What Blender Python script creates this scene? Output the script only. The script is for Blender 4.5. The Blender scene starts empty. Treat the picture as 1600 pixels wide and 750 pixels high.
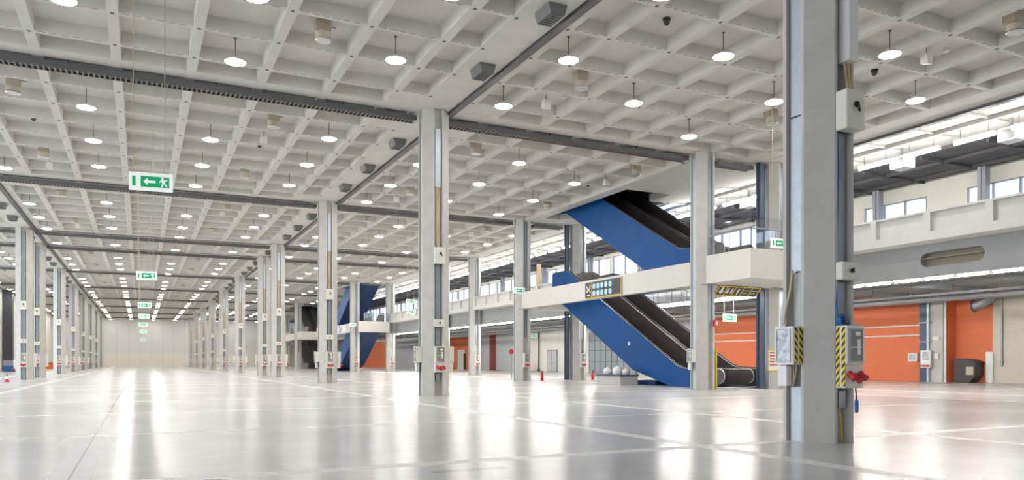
import bpy, bmesh, math, random
from mathutils import Vector, Matrix
random.seed(7)
sc = bpy.context.scene
COL = sc.collection
PI = math.pi

# ------------------------------------------------------------------ camera, world, exposure
YAW = math.radians(26.17)
FPX = 1182.17
EYE = 1.36
cam_d = bpy.data.cameras.new('camera')
cam = bpy.data.objects.new('camera', cam_d); COL.objects.link(cam)
cam.location = (0, 0, EYE)
cam.rotation_euler = (PI / 2, 0, -YAW)
cam_d.sensor_fit = 'HORIZONTAL'; cam_d.sensor_width = 36.0
cam_d.lens = 36.0 * FPX / 1600.0
cam_d.shift_y = 189.25 / 1600.0
cam_d.clip_end = 600
sc.camera = cam

w = bpy.data.worlds.new('daylight'); sc.world = w; w.use_nodes = True
bg = w.node_tree.nodes['Background']
bg.inputs[0].default_value = (0.86, 0.93, 1.0, 1); bg.inputs[1].default_value = 3.1
LAMP_E = 86.0
TUBE_E = 66.0
sc.view_settings.view_transform = 'Standard'; sc.view_settings.look = 'None'
sc.view_settings.gamma = 1.0; sc.view_settings.use_curve_mapping = False
sc.view_settings.exposure = 0.08
sc.cycles.use_denoising = True
sc.cycles.max_bounces = 8; sc.cycles.diffuse_bounces = 5; sc.cycles.glossy_bounces = 3
sc.cycles.caustics_reflective = False; sc.cycles.caustics_refractive = False

# ------------------------------------------------------------------ grid of the hall
SOFF = 11.267                       # underside of the coffer ribs
SLAB = SOFF + 0.40
ROWX = [-25.96, -7.725, 10.507, 28.739]
X3 = 24.149
COLY = [9.415, 28.474, 47.533, 66.592, 74.746, 93.805, 112.864, 131.923, 150.98, 170.04, 189.1]
ENDY = 198.5
ORD = ['nearest', 'second', 'third', 'fourth', 'fifth', 'sixth', 'seventh', 'eighth', 'ninth', 'tenth', 'eleventh',
       'twelfth', 'thirteenth', 'fourteenth', 'fifteenth', 'sixteenth', 'seventeenth', 'eighteenth', 'nineteenth',
       'twentieth'] + ['twenty-' + s for s in ('first', 'second', 'third', 'fourth', 'fifth', 'sixth', 'seventh', 'eighth', 'ninth')] \
      + ['thirtieth'] + ['thirty-' + s for s in ('first', 'second', 'third', 'fourth', 'fifth', 'sixth', 'seventh', 'eighth', 'ninth')] \
      + ['fortieth'] + ['forty-' + s for s in ('first', 'second', 'third', 'fourth', 'fifth', 'sixth', 'seventh', 'eighth', 'ninth')] \
      + ['fiftieth'] + ['fifty-' + s for s in ('first', 'second', 'third', 'fourth', 'fifth', 'sixth', 'seventh', 'eighth', 'ninth')]

def proj(X, Y, Z):
    d = Y * math.cos(YAW) + X * math.sin(YAW)
    if d < 0.5: return None
    r = X * math.cos(YAW) - Y * math.sin(YAW)
    return 800 + FPX * r / d, 564.25 - FPX * (Z - EYE) / d
def in_view(X, Y, Z, m=12):
    p = proj(X, Y, Z)
    return p is not None and -m < p[0] < 1600 + m and -m < p[1] < 750 + m

# ------------------------------------------------------------------ materials
def mat(name, col, rough=0.6, metal=0.0, spec=0.5, noise=0.0, nscale=3.0, bump=0.0, stretch=None):
    m = bpy.data.materials.new(name); m.use_nodes = True
    nt = m.node_tree; b = nt.nodes['Principled BSDF']
    b.inputs['Base Color'].default_value = (*col, 1); b.inputs['Roughness'].default_value = rough
    b.inputs['Metallic'].default_value = metal; b.inputs['Specular IOR Level'].default_value = spec
    if noise or bump:
        tc = nt.nodes.new('ShaderNodeTexCoord'); n = nt.nodes.new('ShaderNodeTexNoise')
        n.inputs['Scale'].default_value = nscale; n.inputs['Detail'].default_value = 5
        src = tc.outputs['Object']
        if stretch:
            mp = nt.nodes.new('ShaderNodeMapping'); mp.inputs['Scale'].default_value = stretch
            nt.links.new(src, mp.inputs[0]); src = mp.outputs[0]
        nt.links.new(src, n.inputs['Vector'])
        if noise:
            r = nt.nodes.new('ShaderNodeMapRange'); r.inputs[1].default_value = 0.3; r.inputs[2].default_value = 0.7
            r.inputs[3].default_value = 1 - noise; r.inputs[4].default_value = 1 + noise * 0.6
            mx = nt.nodes.new('ShaderNodeVectorMath'); mx.operation = 'SCALE'
            mx.inputs[0].default_value = col
            nt.links.new(n.outputs['Fac'], r.inputs[0]); nt.links.new(r.outputs[0], mx.inputs['Scale'])
            nt.links.new(mx.outputs[0], b.inputs['Base Color'])
        if bump:
            bp = nt.nodes.new('ShaderNodeBump'); bp.inputs['Strength'].default_value = bump; bp.inputs['Distance'].default_value = 0.02
            nt.links.new(n.outputs['Fac'], bp.inputs['Height']); nt.links.new(bp.outputs[0], b.inputs['Normal'])
    return m
def emit(name, col, s):
    m = bpy.data.materials.new(name); m.use_nodes = True
    nt = m.node_tree; b = nt.nodes['Principled BSDF']
    b.inputs['Base Color'].default_value = (*col, 1)
    b.inputs['Emission Color'].default_value = (*col, 1); b.inputs['Emission Strength'].default_value = s
    return m
def brick(name, c1, mortar, rough=0.8, bw=0.5, bh=0.2, axis='YZ', msize=0.008):
    m = mat(name, c1, rough); nt = m.node_tree; b = nt.nodes['Principled BSDF']
    tc = nt.nodes.new('ShaderNodeTexCoord'); sx = nt.nodes.new('ShaderNodeSeparateXYZ'); cx = nt.nodes.new('ShaderNodeCombineXYZ')
    nt.links.new(tc.outputs['Object'], sx.inputs[0])
    nt.links.new(sx.outputs[axis[0]], cx.inputs[0]); nt.links.new(sx.outputs[axis[1]], cx.inputs[1])
    t = nt.nodes.new('ShaderNodeTexBrick'); t.inputs['Scale'].default_value = 1
    t.inputs['Brick Width'].default_value = bw; t.inputs['Row Height'].default_value = bh
    t.inputs['Mortar Size'].default_value = msize
    t.inputs['Color1'].default_value = (*c1, 1); t.inputs['Color2'].default_value = (*[c * 0.96 for c in c1], 1)
    t.inputs['Mortar'].default_value = (*mortar, 1)
    nt.links.new(cx.outputs[0], t.inputs['Vector']); nt.links.new(t.outputs['Color'], b.inputs['Base Color'])
    return m
def glass(name, tint=(0.9, 0.94, 1.0), refl=0.12):
    m = bpy.data.materials.new(name); m.use_nodes = True; nt = m.node_tree
    nt.nodes.remove(nt.nodes['Principled BSDF']); out = nt.nodes['Material Output']
    t = nt.nodes.new('ShaderNodeBsdfTransparent'); t.inputs[0].default_value = (*tint, 1)
    g = nt.nodes.new('ShaderNodeBsdfGlossy'); g.inputs['Roughness'].default_value = 0.03
    mx = nt.nodes.new('ShaderNodeMixShader'); mx.inputs[0].default_value = refl
    nt.links.new(t.outputs[0], mx.inputs[1]); nt.links.new(g.outputs[0], mx.inputs[2]); nt.links.new(mx.outputs[0], out.inputs[0])
    return m

M = {}
M['ceil'] = mat('ceiling_concrete', (0.65, 0.628, 0.595), 0.85, noise=0.05, nscale=1.5)
M['dark'] = mat('dark_gap', (0.03, 0.03, 0.032), 0.7)
M['plug'] = mat('plug_grey', (0.16, 0.14, 0.12), 0.7)
M['conc'] = mat('column_concrete', (0.55, 0.535, 0.50), 0.75, noise=0.08, nscale=2.2, bump=0.1)
M['beam'] = mat('cream_concrete', (0.70, 0.68, 0.63), 0.7, noise=0.04, nscale=1.0)
M['parapet'] = mat('precast_concrete', (0.66, 0.65, 0.63), 0.75, noise=0.05, nscale=1.5)
M['grey'] = mat('grey_concrete', (0.36, 0.37, 0.37), 0.75, noise=0.08, nscale=0.8)
M['galv'] = mat('galvanised_steel', (0.50, 0.56, 0.61), 0.42, 0.35, noise=0.07, nscale=9)
M['galvd'] = mat('shaded_steel', (0.27, 0.31, 0.34), 0.45, 0.3, noise=0.1, nscale=7)  # darker copy of the galvanised steel: shade of camera-facing covers put into colour
M['steel'] = mat('dull_steel', (0.36, 0.37, 0.38), 0.45, 0.6, noise=0.08, nscale=6)
M['tray'] = mat('tray_dark', (0.13, 0.13, 0.13), 0.5, 0.4)
M['traylite'] = mat('tray_rungs', (0.20, 0.19, 0.17), 0.55, 0.3)
M['navy'] = mat('navy_steel', (0.065, 0.085, 0.13), 0.45, 0.2)
M['box'] = mat('cream_enclosure', (0.74, 0.72, 0.64), 0.5)
M['boxw'] = mat('white_enclosure', (0.80, 0.80, 0.78), 0.45)
M['beige'] = mat('beige_plastic', (0.52, 0.47, 0.36), 0.5)
M['liner'] = mat('opening_liner', (0.34, 0.30, 0.23), 0.7)
M['black'] = mat('black_plastic', (0.02, 0.02, 0.022), 0.4)
M['red'] = mat('red_plastic', (0.55, 0.03, 0.035), 0.4)
M['blue_p'] = mat('blue_plastic', (0.03, 0.14, 0.42), 0.45)
M['yellow'] = mat('yellow_paint', (0.80, 0.52, 0.02), 0.5)
M['tan'] = mat('tan_cable', (0.55, 0.45, 0.28), 0.6)
M['white'] = mat('white_paint', (0.85, 0.85, 0.84), 0.5)
M['green'] = emit('sign_green', (0.0, 0.33, 0.12), 0.45)
M['signwhite'] = emit('sign_white', (0.85, 0.88, 0.85), 0.4)
M['cyan'] = mat('pictogram_cyan', (0.42, 0.72, 0.88), 0.5)
M['signblk'] = mat('sign_charcoal', (0.06, 0.065, 0.075), 0.5)
M['blue'] = mat('escalator_blue', (0.003, 0.078, 0.27), 0.45, spec=0.22, noise=0.10, nscale=1.2)
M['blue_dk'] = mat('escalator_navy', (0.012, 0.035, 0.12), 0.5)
M['esc_blk'] = mat('escalator_dark_panel', (0.10, 0.088, 0.08), 0.4, noise=0.15, nscale=2)
M['silver'] = mat('silver_trim', (0.72, 0.70, 0.68), 0.3, 0.8)
M['rubber'] = mat('rubber_black', (0.015, 0.015, 0.015), 0.5)
M['steps'] = mat('escalator_steps', (0.22, 0.21, 0.20), 0.45, 0.6)
M['orange'] = brick('orange_blockwork', (0.76, 0.20, 0.085), (0.68, 0.17, 0.07), 0.75)
M['cream'] = brick('cream_blockwork', (0.66, 0.61, 0.50), (0.58, 0.53, 0.43), 0.8)
M['wallgrey'] = mat('grey_wall_paint', (0.52, 0.53, 0.53), 0.8, noise=0.05)
M['wallwhite'] = mat('white_wall_paint', (0.76, 0.74, 0.68), 0.8, noise=0.03)
M['brown'] = mat('red_brown_paint', (0.27, 0.06, 0.035), 0.7)
M['doorgrey'] = mat('grey_door_paint', (0.30, 0.33, 0.36), 0.5)
M['dooredge'] = mat('door_seam', (0.10, 0.11, 0.12), 0.6)
M['darkroof'] = mat('dark_roof_deck', (0.11, 0.105, 0.105), 0.7, noise=0.2, nscale=1)
M['galwall'] = mat('cream_plaster', (0.86, 0.83, 0.72), 0.8)
M['lilac'] = mat('lilac_grey_steel', (0.33, 0.34, 0.38), 0.5, 0.2)
M['glass'] = glass('clear_glass')
M['railglass'] = glass('railing_glass', (0.92, 0.93, 0.96), 0.14)
M['lens'] = emit('lamp_lens', (1.0, 0.97, 0.93), LAMP_E)
M['tube'] = emit('tube_glow', (1.0, 0.97, 0.92), TUBE_E)
M['lamp'] = mat('lamp_housing', (0.75, 0.75, 0.75), 0.4)
M['foil'] = mat('window_foil', (0.42, 0.44, 0.46), 0.3, 0.4, noise=0.6, nscale=9)
M['window'] = mat('panel_window', (0.26, 0.24, 0.21), 0.15)
M['hopper'] = mat('dark_brown_plastic', (0.055, 0.045, 0.042), 0.5)
M['orange_p'] = mat('orange_plastic', (0.80, 0.20, 0.03), 0.5)
M['vent'] = mat('vent_grey', (0.17, 0.175, 0.17), 0.5, 0.3)
M['ivory'] = mat('ivory_detector', (0.82, 0.80, 0.75), 0.5)

def hazard():
    m = mat('hazard_tape', (0.85, 0.62, 0.02), 0.5); nt = m.node_tree; b = nt.nodes['Principled BSDF']
    tc = nt.nodes.new('ShaderNodeTexCoord'); sx = nt.nodes.new('ShaderNodeSeparateXYZ'); nt.links.new(tc.outputs['Object'], sx.inputs[0])
    def math_(op, a, b_=None):
        n = nt.nodes.new('ShaderNodeMath'); n.operation = op
        for i, v in enumerate((a, b_)):
            if v is None: continue
            if isinstance(v, (int, float)): n.inputs[i].default_value = v
            else: nt.links.new(v, n.inputs[i])
        return n.outputs[0]
    s = math_('ADD', sx.outputs['Z'], math_('MULTIPLY', sx.outputs['Y'], 1.2))
    f = math_('FRACT', math_('MULTIPLY', s, 8.5))
    g = math_('GREATER_THAN', f, 0.55)
    mx = nt.nodes.new('ShaderNodeMix'); mx.data_type = 'RGBA'
    mx.inputs[6].default_value = (0.85, 0.62, 0.02, 1); mx.inputs[7].default_value = (0.02, 0.02, 0.02, 1)
    nt.links.new(g, mx.inputs[0]); nt.links.new(mx.outputs[2], b.inputs['Base Color'])
    return m
M['hazard'] = hazard()

def floor_mat():
    m = mat('polished_concrete', (0.6, 0.6, 0.58), 0.2, spec=0.22); nt = m.node_tree; b = nt.nodes['Principled BSDF']
    N = nt.nodes.new; Lk = nt.links.new
    geo = N('ShaderNodeNewGeometry'); sx = N('ShaderNodeSeparateXYZ'); Lk(geo.outputs['Position'], sx.inputs[0])
    X, Y = sx.outputs['X'], sx.outputs['Y']
    def ma(op, *v):
        n = N('ShaderNodeMath'); n.operation = op
        for i, q in enumerate(v):
            if isinstance(q, (int, float)): n.inputs[i].default_value = q
            else: Lk(q, n.inputs[i])
        return n.outputs[0]
    def band(c, x0, hw): return ma('LESS_THAN', ma('ABSOLUTE', ma('SUBTRACT', c, x0)), hw)
    def rep(c, x0, period, hw):   # repeated bands
        f = ma('FRACT', ma('ADD', ma('DIVIDE', ma('SUBTRACT', c, x0), period), 0.5))
        return ma('LESS_THAN', ma('ABSOLUTE', ma('SUBTRACT', f, 0.5)), hw / period)
    n1 = N('ShaderNodeTexNoise'); n1.inputs['Scale'].default_value = 0.22; n1.inputs['Detail'].default_value = 6; Lk(geo.outputs['Position'], n1.inputs['Vector'])
    n2 = N('ShaderNodeTexNoise'); n2.inputs['Scale'].default_value = 2.3; n2.inputs['Detail'].default_value = 7; Lk(geo.outputs['Position'], n2.inputs['Vector'])
    base = ma('ADD', ma('MULTIPLY', ma('SUBTRACT', n1.outputs['Fac'], 0.5), 0.20), ma('MULTIPLY', ma('SUBTRACT', n2.outputs['Fac'], 0.5), 0.10))
    # pale service-trench bands along the hall, either side of each column row, and across it
    lite = rep(X, ROWX[2] + 2.45, ROWX[2] - ROWX[1], 0.17)
    lite = ma('MAXIMUM', lite, rep(X, ROWX[2] - 2.42, ROWX[2] - ROWX[1], 0.17))
    lite = ma('MAXIMUM', lite, rep(Y, 9.5, 19.059, 0.16))
    lite = ma('MAXIMUM', lite, ma('MULTIPLY', rep(Y, 15.8, 19.059, 0.07), 0.7))
    lite = ma('MAXIMUM', lite, ma('MULTIPLY', rep(Y, 22.1, 19.059, 0.07), 0.7))
    patch = ma('MULTIPLY', band(X, -0.74, 0.23), ma('LESS_THAN', Y, 14.3))
    patch = ma('MAXIMUM', patch, ma('MULTIPLY', band(X, -0.80, 0.42), band(Y, 14.9, 0.6)))
    lite = ma('MAXIMUM', lite, ma('MULTIPLY', patch, 0.8))
    # perforation dashes in the near trench
    dash = ma('MULTIPLY', ma('MULTIPLY', band(X, ROWX[2] - 2.42, 0.02), rep(Y, 0, 0.22, 0.05)), ma('LESS_THAN', Y, 20))
    dash2 = ma('MULTIPLY', ma('MULTIPLY', band(Y, 9.5, 0.02), rep(X, 0, 0.22, 0.05)), ma('LESS_THAN', X, 12))
    joint = ma('MULTIPLY', band(X, -0.74, 0.012), 1.0)
    hatch = ma('MULTIPLY', band(X, 3.7, 0.5), band(Y, 8.72, 0.1))
    v = ma('ADD', 0.54, base)
    v = ma('ADD', v, ma('MULTIPLY', lite, 0.20))
    v = ma('SUBTRACT', v, ma('MULTIPLY', ma('MAXIMUM', dash, dash2), 0.22))
    v = ma('SUBTRACT', v, ma('MULTIPLY', joint, 0.34))
    v = ma('SUBTRACT', v, ma('MULTIPLY', ma('MULTIPLY', hatch, n2.outputs['Fac']), 0.35))
    sc_ = N('ShaderNodeVectorMath'); sc_.operation = 'SCALE'; sc_.inputs[0].default_value = (1.0, 0.985, 0.955)
    Lk(v, sc_.inputs['Scale']); Lk(sc_.outputs[0], b.inputs['Base Color'])
    r = ma('ADD', 0.15, ma('MULTIPLY', n1.outputs['Fac'], 0.14)); r = ma('ADD', r, ma('MULTIPLY', lite, 0.12))
    Lk(r, b.inputs['Roughness'])
    bp = N('ShaderNodeBump'); bp.inputs['Strength'].default_value = 0.03; bp.inputs['Distance'].default_value = 0.05
    Lk(n2.outputs['Fac'], bp.inputs['Height']); Lk(bp.outputs[0], b.inputs['Normal'])
    return m
M['floor'] = floor_mat()

def endwall_mat():
    m = mat('end_wall_panels', (0.6, 0.6, 0.58), 0.8); nt = m.node_tree; b = nt.nodes['Principled BSDF']
    N = nt.nodes.new; Lk = nt.links.new
    geo = N('ShaderNodeNewGeometry'); sx = N('ShaderNodeSeparateXYZ'); Lk(geo.outputs['Position'], sx.inputs[0])
    g = N('ShaderNodeMath'); g.operation = 'GREATER_THAN'; g.inputs[1].default_value = 3.2; Lk(sx.outputs['Z'], g.inputs[0])
    mx = N('ShaderNodeMix'); mx.data_type = 'RGBA'; mx.inputs[6].default_value = (0.82, 0.79, 0.69, 1); mx.inputs[7].default_value = (0.74, 0.74, 0.72, 1)
    Lk(g.outputs[0], mx.inputs[0])
    d = N('ShaderNodeMath'); d.operation = 'DIVIDE'; d.inputs[1].default_value = 2.4; Lk(sx.outputs['X'], d.inputs[0])
    f = N('ShaderNodeMath'); f.operation = 'FRACT'; Lk(d.outputs[0], f.inputs[0])
    l = N('ShaderNodeMath'); l.operation = 'LESS_THAN'; l.inputs[1].default_value = 0.035; Lk(f.outputs[0], l.inputs[0])
    m2 = N('ShaderNodeMix'); m2.data_type = 'RGBA'; m2.blend_type = 'MULTIPLY'; m2.inputs[7].default_value = (0.8, 0.8, 0.8, 1)
    Lk(l.outputs[0], m2.inputs[0]); Lk(mx.outputs[2], m2.inputs[6]); Lk(m2.outputs[2], b.inputs['Base Color'])
    return m
M['endwall'] = endwall_mat()

# ------------------------------------------------------------------ mesh helpers
class MB:
    def __init__(self): self.v = []; self.f = []; self.m = []
    def face(self, idx, mi=0): self.f.append(tuple(idx)); self.m.append(mi)
    def box(self, x0, x1, y0, y1, z0, z1, mi=0):
        x0, x1 = min(x0, x1), max(x0, x1); y0, y1 = min(y0, y1), max(y0, y1); z0, z1 = min(z0, z1), max(z0, z1)
        n = len(self.v)
        self.v += [(x0, y0, z0), (x1, y0, z0), (x1, y1, z0), (x0, y1, z0), (x0, y0, z1), (x1, y0, z1), (x1, y1, z1), (x0, y1, z1)]
        for q in ((0, 3, 2, 1), (4, 5, 6, 7), (0, 1, 5, 4), (1, 2, 6, 5), (2, 3, 7, 6), (3, 0, 4, 7)): self.face([n + i for i in q], mi)
        return self
    def prism(self, poly, axis, a, b, mi=0, caps=True):
        """poly: 2D points; axis 'x': (y,z), 'y': (x,z), 'z': (x,y)"""
        def P(p, t):
            return {'x': (t, p[0], p[1]), 'y': (p[0], t, p[1]), 'z': (p[0], p[1], t)}[axis]
        n = len(self.v); k = len(poly)
        self.v += [P(p, a) for p in poly] + [P(p, b) for p in poly]
        for i in range(k): self.face([n + i, n + (i + 1) % k, n + k + (i + 1) % k, n + k + i], mi)
        if caps:
            self.face([n + i for i in range(k)][::-1], mi); self.face([n + k + i for i in range(k)], mi)
        return self
    def tube(self, pts, r, n=8, mi=0):
        pts = [Vector(p) for p in pts]; rings = []
        for i, p in enumerate(pts):
            d = (pts[min(i + 1, len(pts) - 1)] - pts[max(i - 1, 0)]).normalized()
            u = d.cross(Vector((0, 0, 1)) if abs(d.z) < 0.9 else Vector((1, 0, 0))).normalized(); v2 = d.cross(u)
            b = len(self.v)
            for k in range(n):
                a = 2 * PI * k / n; self.v.append(tuple(p + (u * math.cos(a) + v2 * math.sin(a)) * r))
            rings.append(b)
        for a, b in zip(rings, rings[1:]):
            for k in range(n): self.face([a + k, a + (k + 1) % n, b + (k + 1) % n, b + k], mi)
        self.face([rings[0] + k for k in range(n)][::-1], mi); self.face([rings[-1] + k for k in range(n)], mi)
        return self
    def lathe(self, prof, n=16, c=(0, 0, 0), mi=0, axis='z', mis=None):
        rings = []
        for (r, h) in prof:
            b = len(self.v)
            for k in range(n):
                a = 2 * PI * k / n; p = (r * math.cos(a), r * math.sin(a), h)
                if axis == 'y': p = (p[0], p[2], p[1])
                if axis == 'x': p = (p[2], p[0], p[1])
                self.v.append((p[0] + c[0], p[1] + c[1], p[2] + c[2]))
            rings.append(b)
        for i, (a, b) in enumerate(zip(rings, rings[1:])):
            for k in range(n): self.face([a + k, a + (k + 1) % n, b + (k + 1) % n, b + k], mis[i] if mis else mi)
        self.face([rings[0] + k for k in range(n)][::-1], mi); self.face([rings[-1] + k for k in range(n)], mi)
        return self
    def mesh(self, name, mats, smooth=False, bevel=0.0):
        me = bpy.data.meshes.new(name)
        me.from_pydata(self.v, [], self.f)
        for m in (mats if isinstance(mats, (list, tuple)) else [mats]): me.materials.append(m)
        me.polygons.foreach_set('material_index', self.m)
        bm = bmesh.new(); bm.from_mesh(me)
        if bevel:
            bmesh.ops.remove_doubles(bm, verts=bm.verts, dist=1e-5)
        bmesh.ops.recalc_face_normals(bm, faces=bm.faces)
        if bevel:
            es = [e for e in bm.edges if len(e.link_faces) == 2 and e.calc_face_angle() > 0.6]
            bmesh.ops.bevel(bm, geom=es, offset=bevel, segments=2, affect='EDGES', clamp_overlap=True)
        if smooth:
            for f in bm.faces: f.smooth = True
            for e in bm.edges:
                if len(e.link_faces) == 2 and e.calc_face_angle() > 0.7: e.smooth = False
        bm.to_mesh(me); bm.free(); me.update()
        return me

def put(name, me, parent=None, loc=(0, 0, 0), rz=0.0):
    o = bpy.data.objects.new(name, me); COL.objects.link(o)
    if parent: o.parent = parent
    o.location = loc; o.rotation_euler = (0, 0, rz)
    return o
def tag(o, label, cat, group=None, kind=None):
    o['label'] = label; o['category'] = cat
    if group: o['group'] = group
    if kind: o['kind'] = kind
    return o
def thing(name, label, cat, loc, rz=0.0, group=None):
    o = bpy.data.objects.new(name, None); COL.objects.link(o); o.location = loc; o.rotation_euler = (0, 0, rz)
    o.empty_display_size = 0.2
    return tag(o, label, cat, group)
def struct(name, me, label=None, cat=None):
    o = put(name, me); o['kind'] = 'structure'
    if label: o['label'] = label; o['category'] = cat or 'structure'
    return o

# ================================================================== THE SETTING
struct('floor', MB().box(-45, 47.7, -14, ENDY + 0.3, -0.3, 0).mesh('floor', M['floor']), 'polished pale grey concrete floor with lighter trench bands', 'floor')
struct('wall_far', MB().box(-17.4, 47.7, ENDY, ENDY + 0.3, 0, 12).mesh('wall_far', M['endwall']), 'far end wall of grey panels above a cream band', 'wall')
struct('wall_near_blocker', MB().box(-17.4, 47.7, -14.3, -14.0, 0, 12).mesh('wall_near_blocker', M['grey']), 'unseen grey wall added behind the viewer to block daylight', 'wall')  # added out of view: blocks daylight from behind, grey to cut bounce
b = MB()
b.box(-17.6, -17.2, 104, ENDY, 0, 12)
struct('wall_left', b.mesh('wall_left', M['wallwhite']), 'pale side wall far away at the left edge', 'wall')

# escalator bays: (bridge start Y, end Y, mirrored)
UNITS = [(28.474, 47.533, False), (93.805, 112.864, True), (131.923, 150.98, False)]
def unit_of(y):
    for i, u in enumerate(UNITS):
        if u[0] + 1.5 < y < u[1] - 0.4: return i
    return None
RIBX = []
for rx in ROWX[:3]: RIBX += [rx + 2.43 + 2.292 * k for k in range(7)]
RIBX = [x for x in RIBX if x > -17]
RIBY = []
prev = COLY[0] - 19.059
starts = [prev] + COLY
ends = COLY + [COLY[-1] + 19.059]
for s, e in zip(starts, ends):
    if e - s > 10: RIBY += [s + 2.95 + 2.4 * k for k in range(7)]
    else: RIBY += [s + 2.6 + 2.05 * k for k in range(3)]
RIBY = [y for y in RIBY if -12 < y < ENDY - 0.3]
XW0, XW1 = -17.2, ROWX[3] + 1.12
b = MB()
holes = []
def unit_y(u, y):      # local y of the first bay -> world y in bay u (bay one as reference)
    a, e, mir = UNITS[u]
    return (140.35 - (28.474 + 93.805 + 112.864 + 47.533 - 282.676) - y) if mir else y + (a - UNITS[0][0])
for u in range(3):
    ya, yb = sorted((unit_y(u, 36.5), unit_y(u, 46.4)))
    holes.append((24.6 if u == 1 else 25.35, 28.1 if u == 1 else 30.12, ya, yb))
# slab with the stair openings left out
XU = 24.42             # waffle stops here in the escalator bays
cuts = [-14.0]
for h in holes: cuts += [h[2], h[3]]
cuts.append(ENDY)
for i in range(0, len(cuts), 2): b.box(XW0, 38.6, cuts[i], cuts[i + 1], SLAB, SLAB + 0.15)
for h in holes:
    b.box(XW0, h[0], h[2], h[3], SLAB, SLAB + 0.15); b.box(h[1], 38.6, h[2], h[3], SLAB, SLAB + 0.15)
def rib_x(y, x0, x1, wb=0.20, wt=0.30): b.prism([(y - wb / 2, SOFF + 0.012), (y + wb / 2, SOFF + 0.012), (y + wt / 2, SLAB), (y - wt / 2, SLAB)], 'x', x0, x1)
def rib_y(x, y0, y1, wb=0.30, wt=0.36): b.prism([(x - wb / 2, SOFF), (x + wb / 2, SOFF), (x + wt / 2, SLAB), (x - wt / 2, SLAB)], 'y', y0, y1)
# runs of Y that stay coffered right up to the mezzanine
runs = [(-14.0, UNITS[0][0] + 1.55)] + [(UNITS[i][1] - 0.4, UNITS[i + 1][0] + 1.55) for i in range(2)] + [(UNITS[2][1] - 0.4, ENDY)]
for x in RIBX:
    if x > XU:
        for r in runs: rib_y(x, r[0], r[1])
    else: rib_y(x, -14, ENDY)
for y in RIBY:
    rib_x(y, XW0, XU if unit_of(y) is not None else XW1 - 0.3)
for rx in ROWX[1:]:                       # double strip over every column row
    b.box(rx - 0.87, rx + 0.50, -14, ENDY, SOFF + 0.004, SLAB) if rx < 20 else None
    if rx < 20: b.box(rx + 0.76, rx + 1.13, -14, ENDY, SOFF + 0.004, SLAB)
    else:
        for r in runs:
            b.box(rx - 0.87, rx + 0.50, r[0], r[1], SOFF + 0.004, SLAB); b.box(rx + 0.76, rx + 1.13, r[0], r[1], SOFF + 0.004, SLAB)
for cy in COLY:
    xs1 = XU if unit_of(cy + 1.6) is not None else XW1
    b.box(XW0, XW1, cy - 0.42, cy + 0.33, SOFF + 0.008, SLAB); b.box(XW0, xs1, cy + 0.80, cy + 1.5, SOFF + 0.008, SLAB)
    for rx in ROWX[1:]:                   # solid cells beside the column heads
        b.box(rx - 2.2, rx - 0.8, cy - 1.8, cy - 0.4, SOFF + 0.02, SLAB)
        b.box(rx - 2.2, rx - 0.8, cy + 1.5, cy + 2.9, SOFF + 0.02, SLAB)
        if rx < 20:
            b.box(rx + 1.1, rx + 2.5, cy - 1.8, cy - 0.4, SOFF + 0.02, SLAB); b.box(rx + 1.1, rx + 2.5, cy + 1.5, cy + 2.9, SOFF + 0.02, SLAB)
for u, h in enumerate(holes):             # flat soffit and edge beam over the escalators
    a, e = UNITS[u][0] + 1.55, UNITS[u][1] - 0.4
    b.box(XU - 0.30, XU, a, e, SOFF - 0.12, SLAB)
    b.box(XU, h[0], a, e, SOFF + 0.06, SLAB); b.box(h[1], h[1] + 0.15, a, e, SOFF + 0.06, SLAB)
    b.box(h[0], h[1], a, h[2], SOFF + 0.06, SLAB); b.box(h[0], h[1], h[3], e, SOFF + 0.06, SLAB)
    q0, q1 = sorted((unit_y(u, 36.5), unit_y(u, 38.6))); b.box(h[1] - 1.6, h[1], q0, q1, SOFF + 0.06, SLAB + 0.1)
# plugs at the rib crossings and slots along the near cross ribs
def on_waffle(x, y): return not (x > XU and unit_of(y) is not None)
for y in RIBY:
    if y > 75: continue
    for x in RIBX:
        if on_waffle(x, y): b.box(x - 0.05, x + 0.05, y - 0.06, y + 0.06, SOFF - 0.004, SOFF + 0.02, 1)
    for rx in ROWX[1:3]:
        for q in (rx - 0.75, rx + 0.97): b.box(q - 0.05, q + 0.05, y - 0.06, y + 0.06, SOFF - 0.002, SOFF + 0.02, 1)
    if y < 48:
        xs = sorted(RIBX + [ROWX[1] + 0.95, ROWX[2] - 0.75, ROWX[2] + 0.95])
        for x0, x1 in zip(xs, xs[1:]):
            if x1 - x0 < 1.7 and x0 < ROWX[2] - 0.5 < x1: continue
            if not on_waffle(x1 + 0.3, y): continue
            n = int((x1 - x0 - 0.4) / 0.30)
            for k in range(n): 
                t = x0 + 0.22 + k * 0.30
                b.box(t, t + 0.22, y - 0.075, y - 0.05, SOFF + 0.008, SOFF + 0.03, 1)
# floor of the storey above: dark shafts over the openings
for h in holes:
    zt = 15.5
    b.box(h[0] - 0.15, h[0], h[2], h[3], SLAB + .15, zt, 2); b.box(h[1], h[1] + 0.15, h[2], h[3], SLAB + .15, zt, 2)
    b.box(h[0], h[1], h[2] - 0.15, h[2], SLAB + .15, zt, 2); b.box(h[0], h[1], h[3], h[3] + 0.15, SLAB + .15, zt, 2)
    b.box(h[0], h[1], h[2], h[3], zt, zt + 0.2, 2)
struct('ceiling', b.mesh('ceiling', [M['ceil'], M['plug'], M['esc_blk']]), 'pale concrete waffle ceiling of square coffers', 'ceiling')

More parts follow.
